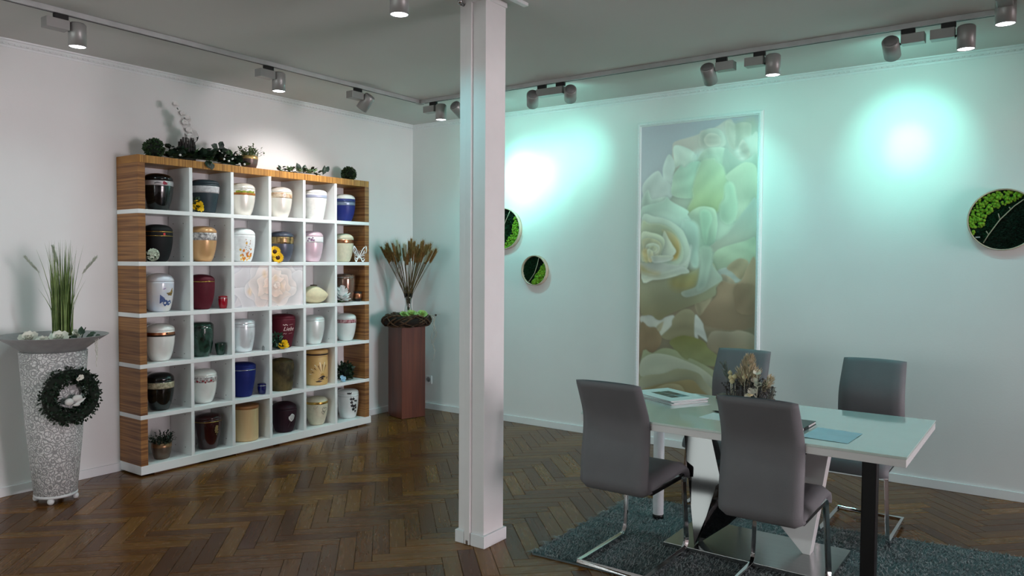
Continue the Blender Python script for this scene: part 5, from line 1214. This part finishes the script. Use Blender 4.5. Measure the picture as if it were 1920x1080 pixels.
MB().box(-.12, .122, -.145, .145, .0002, .003).build('back_cover', BLACK, t); MB().box(-.118, .12, -.143, .143, .003, .012).build('pages', MATS['page_edge'], t); MB().box(-.12, .122, -.145, .145, .012, .015).build('front_cover', mat('folder_black', (30, 34, 34), .35), t, bevel=.001)
MB().box(.112, .124, -.03, .03, .0035, .0115).build('clasp', BLACK, t)
t = thing('plastic_sheet', 'translucent light blue plastic sheet at near table edge', 'sheet', (4.566, -2.262, TZ), R(-3)); mb = MB()
vs = []; nu = 12
for j in range(nu + 1):
    for i in range(nu + 1):
        x, y = -.095 + .19 * i / nu, -.118 + .236 * j / nu; vs.append((x, y, .0012 + .003 * max(0, noise.noise(Vector((x * 14, y * 14, 2))))))
mb.add(vs, [(j * (nu + 1) + i, j * (nu + 1) + i + 1, (j + 1) * (nu + 1) + i + 1, (j + 1) * (nu + 1) + i) for j in range(nu) for i in range(nu)], 0, True)
mb.build('sheet', mat('blue_plastic', (166, 208, 226), .3, vary=.05, scale=10), t)
# dried flower board
t = thing('dried_flower_board', 'dried flower arrangement on a bark board at the far table edge', 'dried flowers', (3.995, -1.69, TZ), R(-3))
BRK = mat('bark_board', (92, 72, 62), .85, c2=(140, 116, 104), scale=40, bump=.6, bscale=90)
mb = MB(); mb.box(-.15, .15, -.04, .04, .0002, .024); mb.build('bark', BRK, t, bevel=.005)
q = random.Random(31); DFL = mat('dried_dark', (84, 78, 74), .9, vary=.4, scale=90); DCR = mat('dried_cream', (222, 200, 156), .8, vary=.15, scale=60); DWH = mat('dried_white', (232, 226, 208), .8, vary=.1); PAM = mat('pampas', (206, 188, 160), .9, vary=.15, scale=60)
mb = MB()
for i in range(300):
    x = q.uniform(-.10, .145); hgt = q.uniform(.03, .11) * (1.05 - abs(x - .02) * 3.2); p = Vector((x, q.uniform(-.03, .03), .024)); e_ = p + Vector((q.uniform(-.02, .02), q.uniform(-.02, .02), max(.02, hgt)))
    if i % 3 == 0: mb.tube([p, p.lerp(e_, .5) + Vector((q.uniform(-.006, .006), 0, 0)), e_], .0012, 4, cap=False)
    for k in range(2): mb.leaf(e_, (q.uniform(-1, 1), q.uniform(-1, 1), q.uniform(-.2, 1)), (0, 0, 1), .018, .010)
tag(mb.build('dark_filler', DFL, t), kind='stuff')
def plume(base, tip, wid, n, L=.03):
    base, tip = Vector(base), Vector(tip); mb = MB(); mb.tube([base, base.lerp(tip, .5), tip], .0014, 4)
    d = (tip - base).normalized()
    for i in range(n):
        u = q.uniform(.35, 1.0); p = base.lerp(tip, u); r_ = wid * math.sin(min(1, (1.05 - u) * 2.2) * math.pi / 2) + .004
        o_ = Vector((q.gauss(0, 1), q.gauss(0, .8), q.gauss(0, .3))).normalized(); mb.leaf(p + o_ * r_ * q.uniform(.1, .8), d * 1.1 + o_ * .8, o_, L, .0045)
    return mb
plume((.0, 0, .024), (.02, .0, .235), .046, 620).build('pampas_plume', PAM, t)
plume((.0, .01, .024), (-.035, .0, .165), .02, 140).build('pampas_plume', PAM, t)
plume((.0, .01, .024), (.065, .0, .165), .018, 120).build('pampas_plume', PAM, t)
plume((.07, 0, .024), (.14, -.01, .135), .018, 120).build('pampas_plume', PAM, t)
plume((-.06, 0, .03), (-.125, .0, .185), .012, 80).build('pampas_plume', mat('grey_plume', (128, 128, 118), .9), t)
for i, (x, y, z, h2, w2) in enumerate(((-.077, -.015, .105, .032, .014), (-.055, -.012, .112, .03, .016), (-.066, -.02, .088, .03, .016), (.004, -.02, .115, .035, .016), (-.085, -.005, .125, .035, .013), (.04, -.035, .036, .016, .018))):
    o = MB().lathe([(.001, 0), (w2 * .7, h2 * .2), (w2, h2 * .55), (w2 * .5, h2 * .9), (.001, h2)], 10, (x, y, z)).build('seed_pod', DCR, t)
    if z > .05: MB().tube([(x * .98, y, z), (x * .9 + .0, y, .024)], .002, 5).build('pod_stem', DWH, o)
for i, (x, y, z, r_) in enumerate(((.07, -.02, .16, .022), (.058, -.025, .118, .02), (.075, -.02, .095, .022), (.052, -.038, .06, .026), (.03, -.042, .034, .018))):
    mb = MB(); blossom(mb, (x, y, z), (.2, -.6, .8), r_, 1, 6, 0, i); blossom(mb, (x, y, z), (.2, -.6, .8), r_ * .8, 1, 5, 0, i + 9); o = mb.build('star_flower', DWH, t)
    if z > .05: MB().tube([(x, y, z), (.07, -.02, .024)], .0024, 5).build('star_stem', DWH, o)
mb = MB()
for x, z in ((-.128, .085), (-.118, .075), (-.108, .062), (-.098, .055)): mb.ball((x, -.01, z), .005, 6, 4)
mb.tube([(-.13, -.01, .09), (-.09, -.005, .03)], .0008, 4); mb.build('dark_berry_twig', DFL, t)
mb = MB()
for i in range(60):
    p = Vector((q.uniform(.12, .148), q.uniform(-.02, .02), .024)); mb.tube([p, p + Vector((q.uniform(-.01, .02), 0, q.uniform(.02, .07)))], .0009, 4, cap=False)
mb.build('grey_stems', MATS['grey_plume'], t)

# ------------------------------------------------------------------ lighting track and spotlights
TRK = mat('track_white', (176, 178, 178), .45, metal=.2)
TZ0 = 2.82
def rail(lab, x0, x1, y0, y1):
    t = thing('light_track', lab, 'light track', (0, 0, 0), 0, 'lighting tracks')
    MB().box(x0, x1, y0, y1, TZ0, HC - .0005).build('rail', TRK, t, bevel=.002)
    along = (x1 - x0) > (y1 - y0); cx, cy = (x0 + x1) / 2, (y0 + y1) / 2
    (MB().box(x0 + .03, x1 - .03, cy - .006, cy + .006, TZ0 - .0012, TZ0 + .001) if along else MB().box(cx - .006, cx + .006, y0 + .03, y1 - .03, TZ0 - .0012, TZ0 + .001)).build('slot', mat('slot_dark', (70, 70, 70), .6), t)
    return t
rail('ceiling light track running along the shelf wall', .882, .918, -8.4, -.905)
rail('ceiling light track running along the rose panel wall', .918, 5.082, -.888, -.852)
rail('ceiling light track running along the window side', 5.082, 5.118, -8.4, -.905)
rail('short ceiling light track in front of the pillar', 2.45, 5.08, -3.07, -3.034)
t = thing('track_connector', 'grey corner connector joining two ceiling light tracks', 'connector', (.9, -.87, 0)); MB().box(-.024, .0178, -.0345, .024, TZ0 - .004, HC - .001).build('block', ALU, t, bevel=.002)
t = thing('ceiling_duct', 'short white cable duct on ceiling by the pillar', 'duct', (3.028, -2.7, HC)); MB().box(-.016, .016, -.33, .32, -.018, -.0005).build('cover', TRIM, t, bevel=.003)
def spot(x, y, along, lit, lab, aim=None, power=0, c=(1, 1, 1), angle=60, blend=.5, rad=.03, flood=0, core=None):
    """x,y: centre of the lamp barrel; along: unit vector from the gear box to the barrel"""
    t = thing('track_spotlight', lab, 'spotlight', (x, y, 0), 0, 'track spotlights')
    a = Vector((along[0], along[1], 0)); s = Vector((-a.y, a.x, 0)); zc = 2.760
    MB().obox(-a * .112 + Vector((0, 0, zc)), a * .060, s * .034, (0, 0, .027)).build('gear_box', ALU, t, bevel=.003)
    MB().obox(-a * .085 + Vector((0, 0, 2.806)), a * .036, s * .013, (0, 0, .0135)).build('track_adapter', BLACK, t, bevel=.002)
    MB().lathe([(.007, 0), (.007, .02)], 10, -a * .060 + Vector((0, 0, 2.742)), ax=a).build('pivot', BLACK, t)
    MB().lathe([(.005, 0), (.005, .03)], 10, -a * .085 + Vector((0, 0, 2.785)), ax=(0, 0, 1)).build('neck', ALU, t)
    d = Vector((0, 0, -1)) if aim is None else (Vector(aim) - Vector((x, y, 2.73))).normalized()
    c0 = Vector((0, 0, 2.725)); Lh = .0625; r_ = .0455
    # barrel: profile along the beam direction
    MB().lathe([(r_ * .9, -Lh), (r_, -Lh + .006), (r_, Lh), (r_ * .93, Lh), (r_ * .90, Lh - .006)], 32, c0, ax=d).build('barrel', ALU, t)
    MB().lathe([(.001, -Lh - .004), (r_ * .78, -Lh - .004), (r_ * .80, -Lh)], 28, c0, ax=d).build('rear_cap', mat('rear_grey', (120, 120, 120), .5, metal=.3), t)
    MB().lathe([(.001, Lh - .003), (r_ * .9, Lh - .003), (r_ * .9, Lh - .010), (.001, Lh - .010)], 28, c0, ax=d).build('lens', LENS_ON if lit else LENS_OFF, t)
    for pw, an, bl, cc in ((power, angle, blend, c), (flood, 170, 1, c), (*(core or (0, 0)), 1, (.72, 1, .97))):
        if not pw: continue
        L = bpy.data.lights.new('spot', 'SPOT'); L.energy = pw; L.color = cc; L.spot_size = R(an); L.spot_blend = bl; L.shadow_soft_size = rad
        o = bpy.data.objects.new('spot', L); o.parent = t; o.location = c0 + d * (Lh + .012); o.rotation_mode = 'QUATERNION'; o.rotation_quaternion = Vector((0, 0, -1)).rotation_difference(d); col.objects.link(o)
    return t
CY = (.30, 1, .84); CYW = (.22, .94, 1); WW = (.72, 1, 1)
TL, TB, TR_ = .9, -.87, 5.1
spot(TL, -3.66, (0, 1), True, 'lit spotlight pointing down, farthest left over the grass planter', None, 19, WW, 150, 1)
spot(TL, -2.32, (0, 1), True, 'lit spotlight pointing down above left half of the shelf', None, 19, WW, 150, 1)
spot(TL, -1.50, (0, 1), True, 'tilted spotlight aimed at the shelf near track corner', (.14, -1.72, 1.78), 52, (1, .94, .91), 96, 1)
spot(1.13, TB, (1, 0), True, 'lit spotlight pointing down just left of the pillar', None, 32, CYW, 150, 1)
spot(1.32, TB, (-1, 0), True, 'tilted spotlight half hidden behind the pillar', (1.33, 0, 2.26), 30, CY, 50, 1, flood=12, core=(34, 34))
spot(2.05, TB, (-1, 0), True, 'tilted spotlight aimed at wall, left of its pair beside the pillar', (1.46, 0, 2.20), 40, CY, 56, 1, flood=5, core=(34, 34))
spot(2.385, TB, (1, 0), True, 'tilted spotlight aimed at wall, right of its pair beside the pillar', (1.86, 0, 2.33), 26, CY, 60, 1, flood=5, core=(10, 34))
spot(3.445, TB, (-1, 0), True, 'tilted spotlight aimed at the rose panel', (3.36, 0, 2.05), 26, CY, 62, 1, flood=12)
spot(3.86, TB, (1, 0), True, 'lit spotlight pointing down right of the rose panel', None, 20, CYW, 150, 1)
spot(4.53, TB, (-1, 0), True, 'tilted spotlight aimed at bare wall right of the rose panel', (4.50, 0, 2.28), 36, CY, 62, 1, flood=12, core=(20, 24))
spot(4.90, TB, (1, 0), True, 'lit spotlight pointing down near the right track corner', None, 13, CYW, 150, 1)
spot(2.76, -3.052, (-1, 0), True, 'lit spotlight pointing down in front of the pillar', None, 14, CYW, 150, 1)
spot(TR_, -1.27, (0, 1), True, 'lit spotlight pointing down on the window side track', None, 12, CYW, 150, 1)
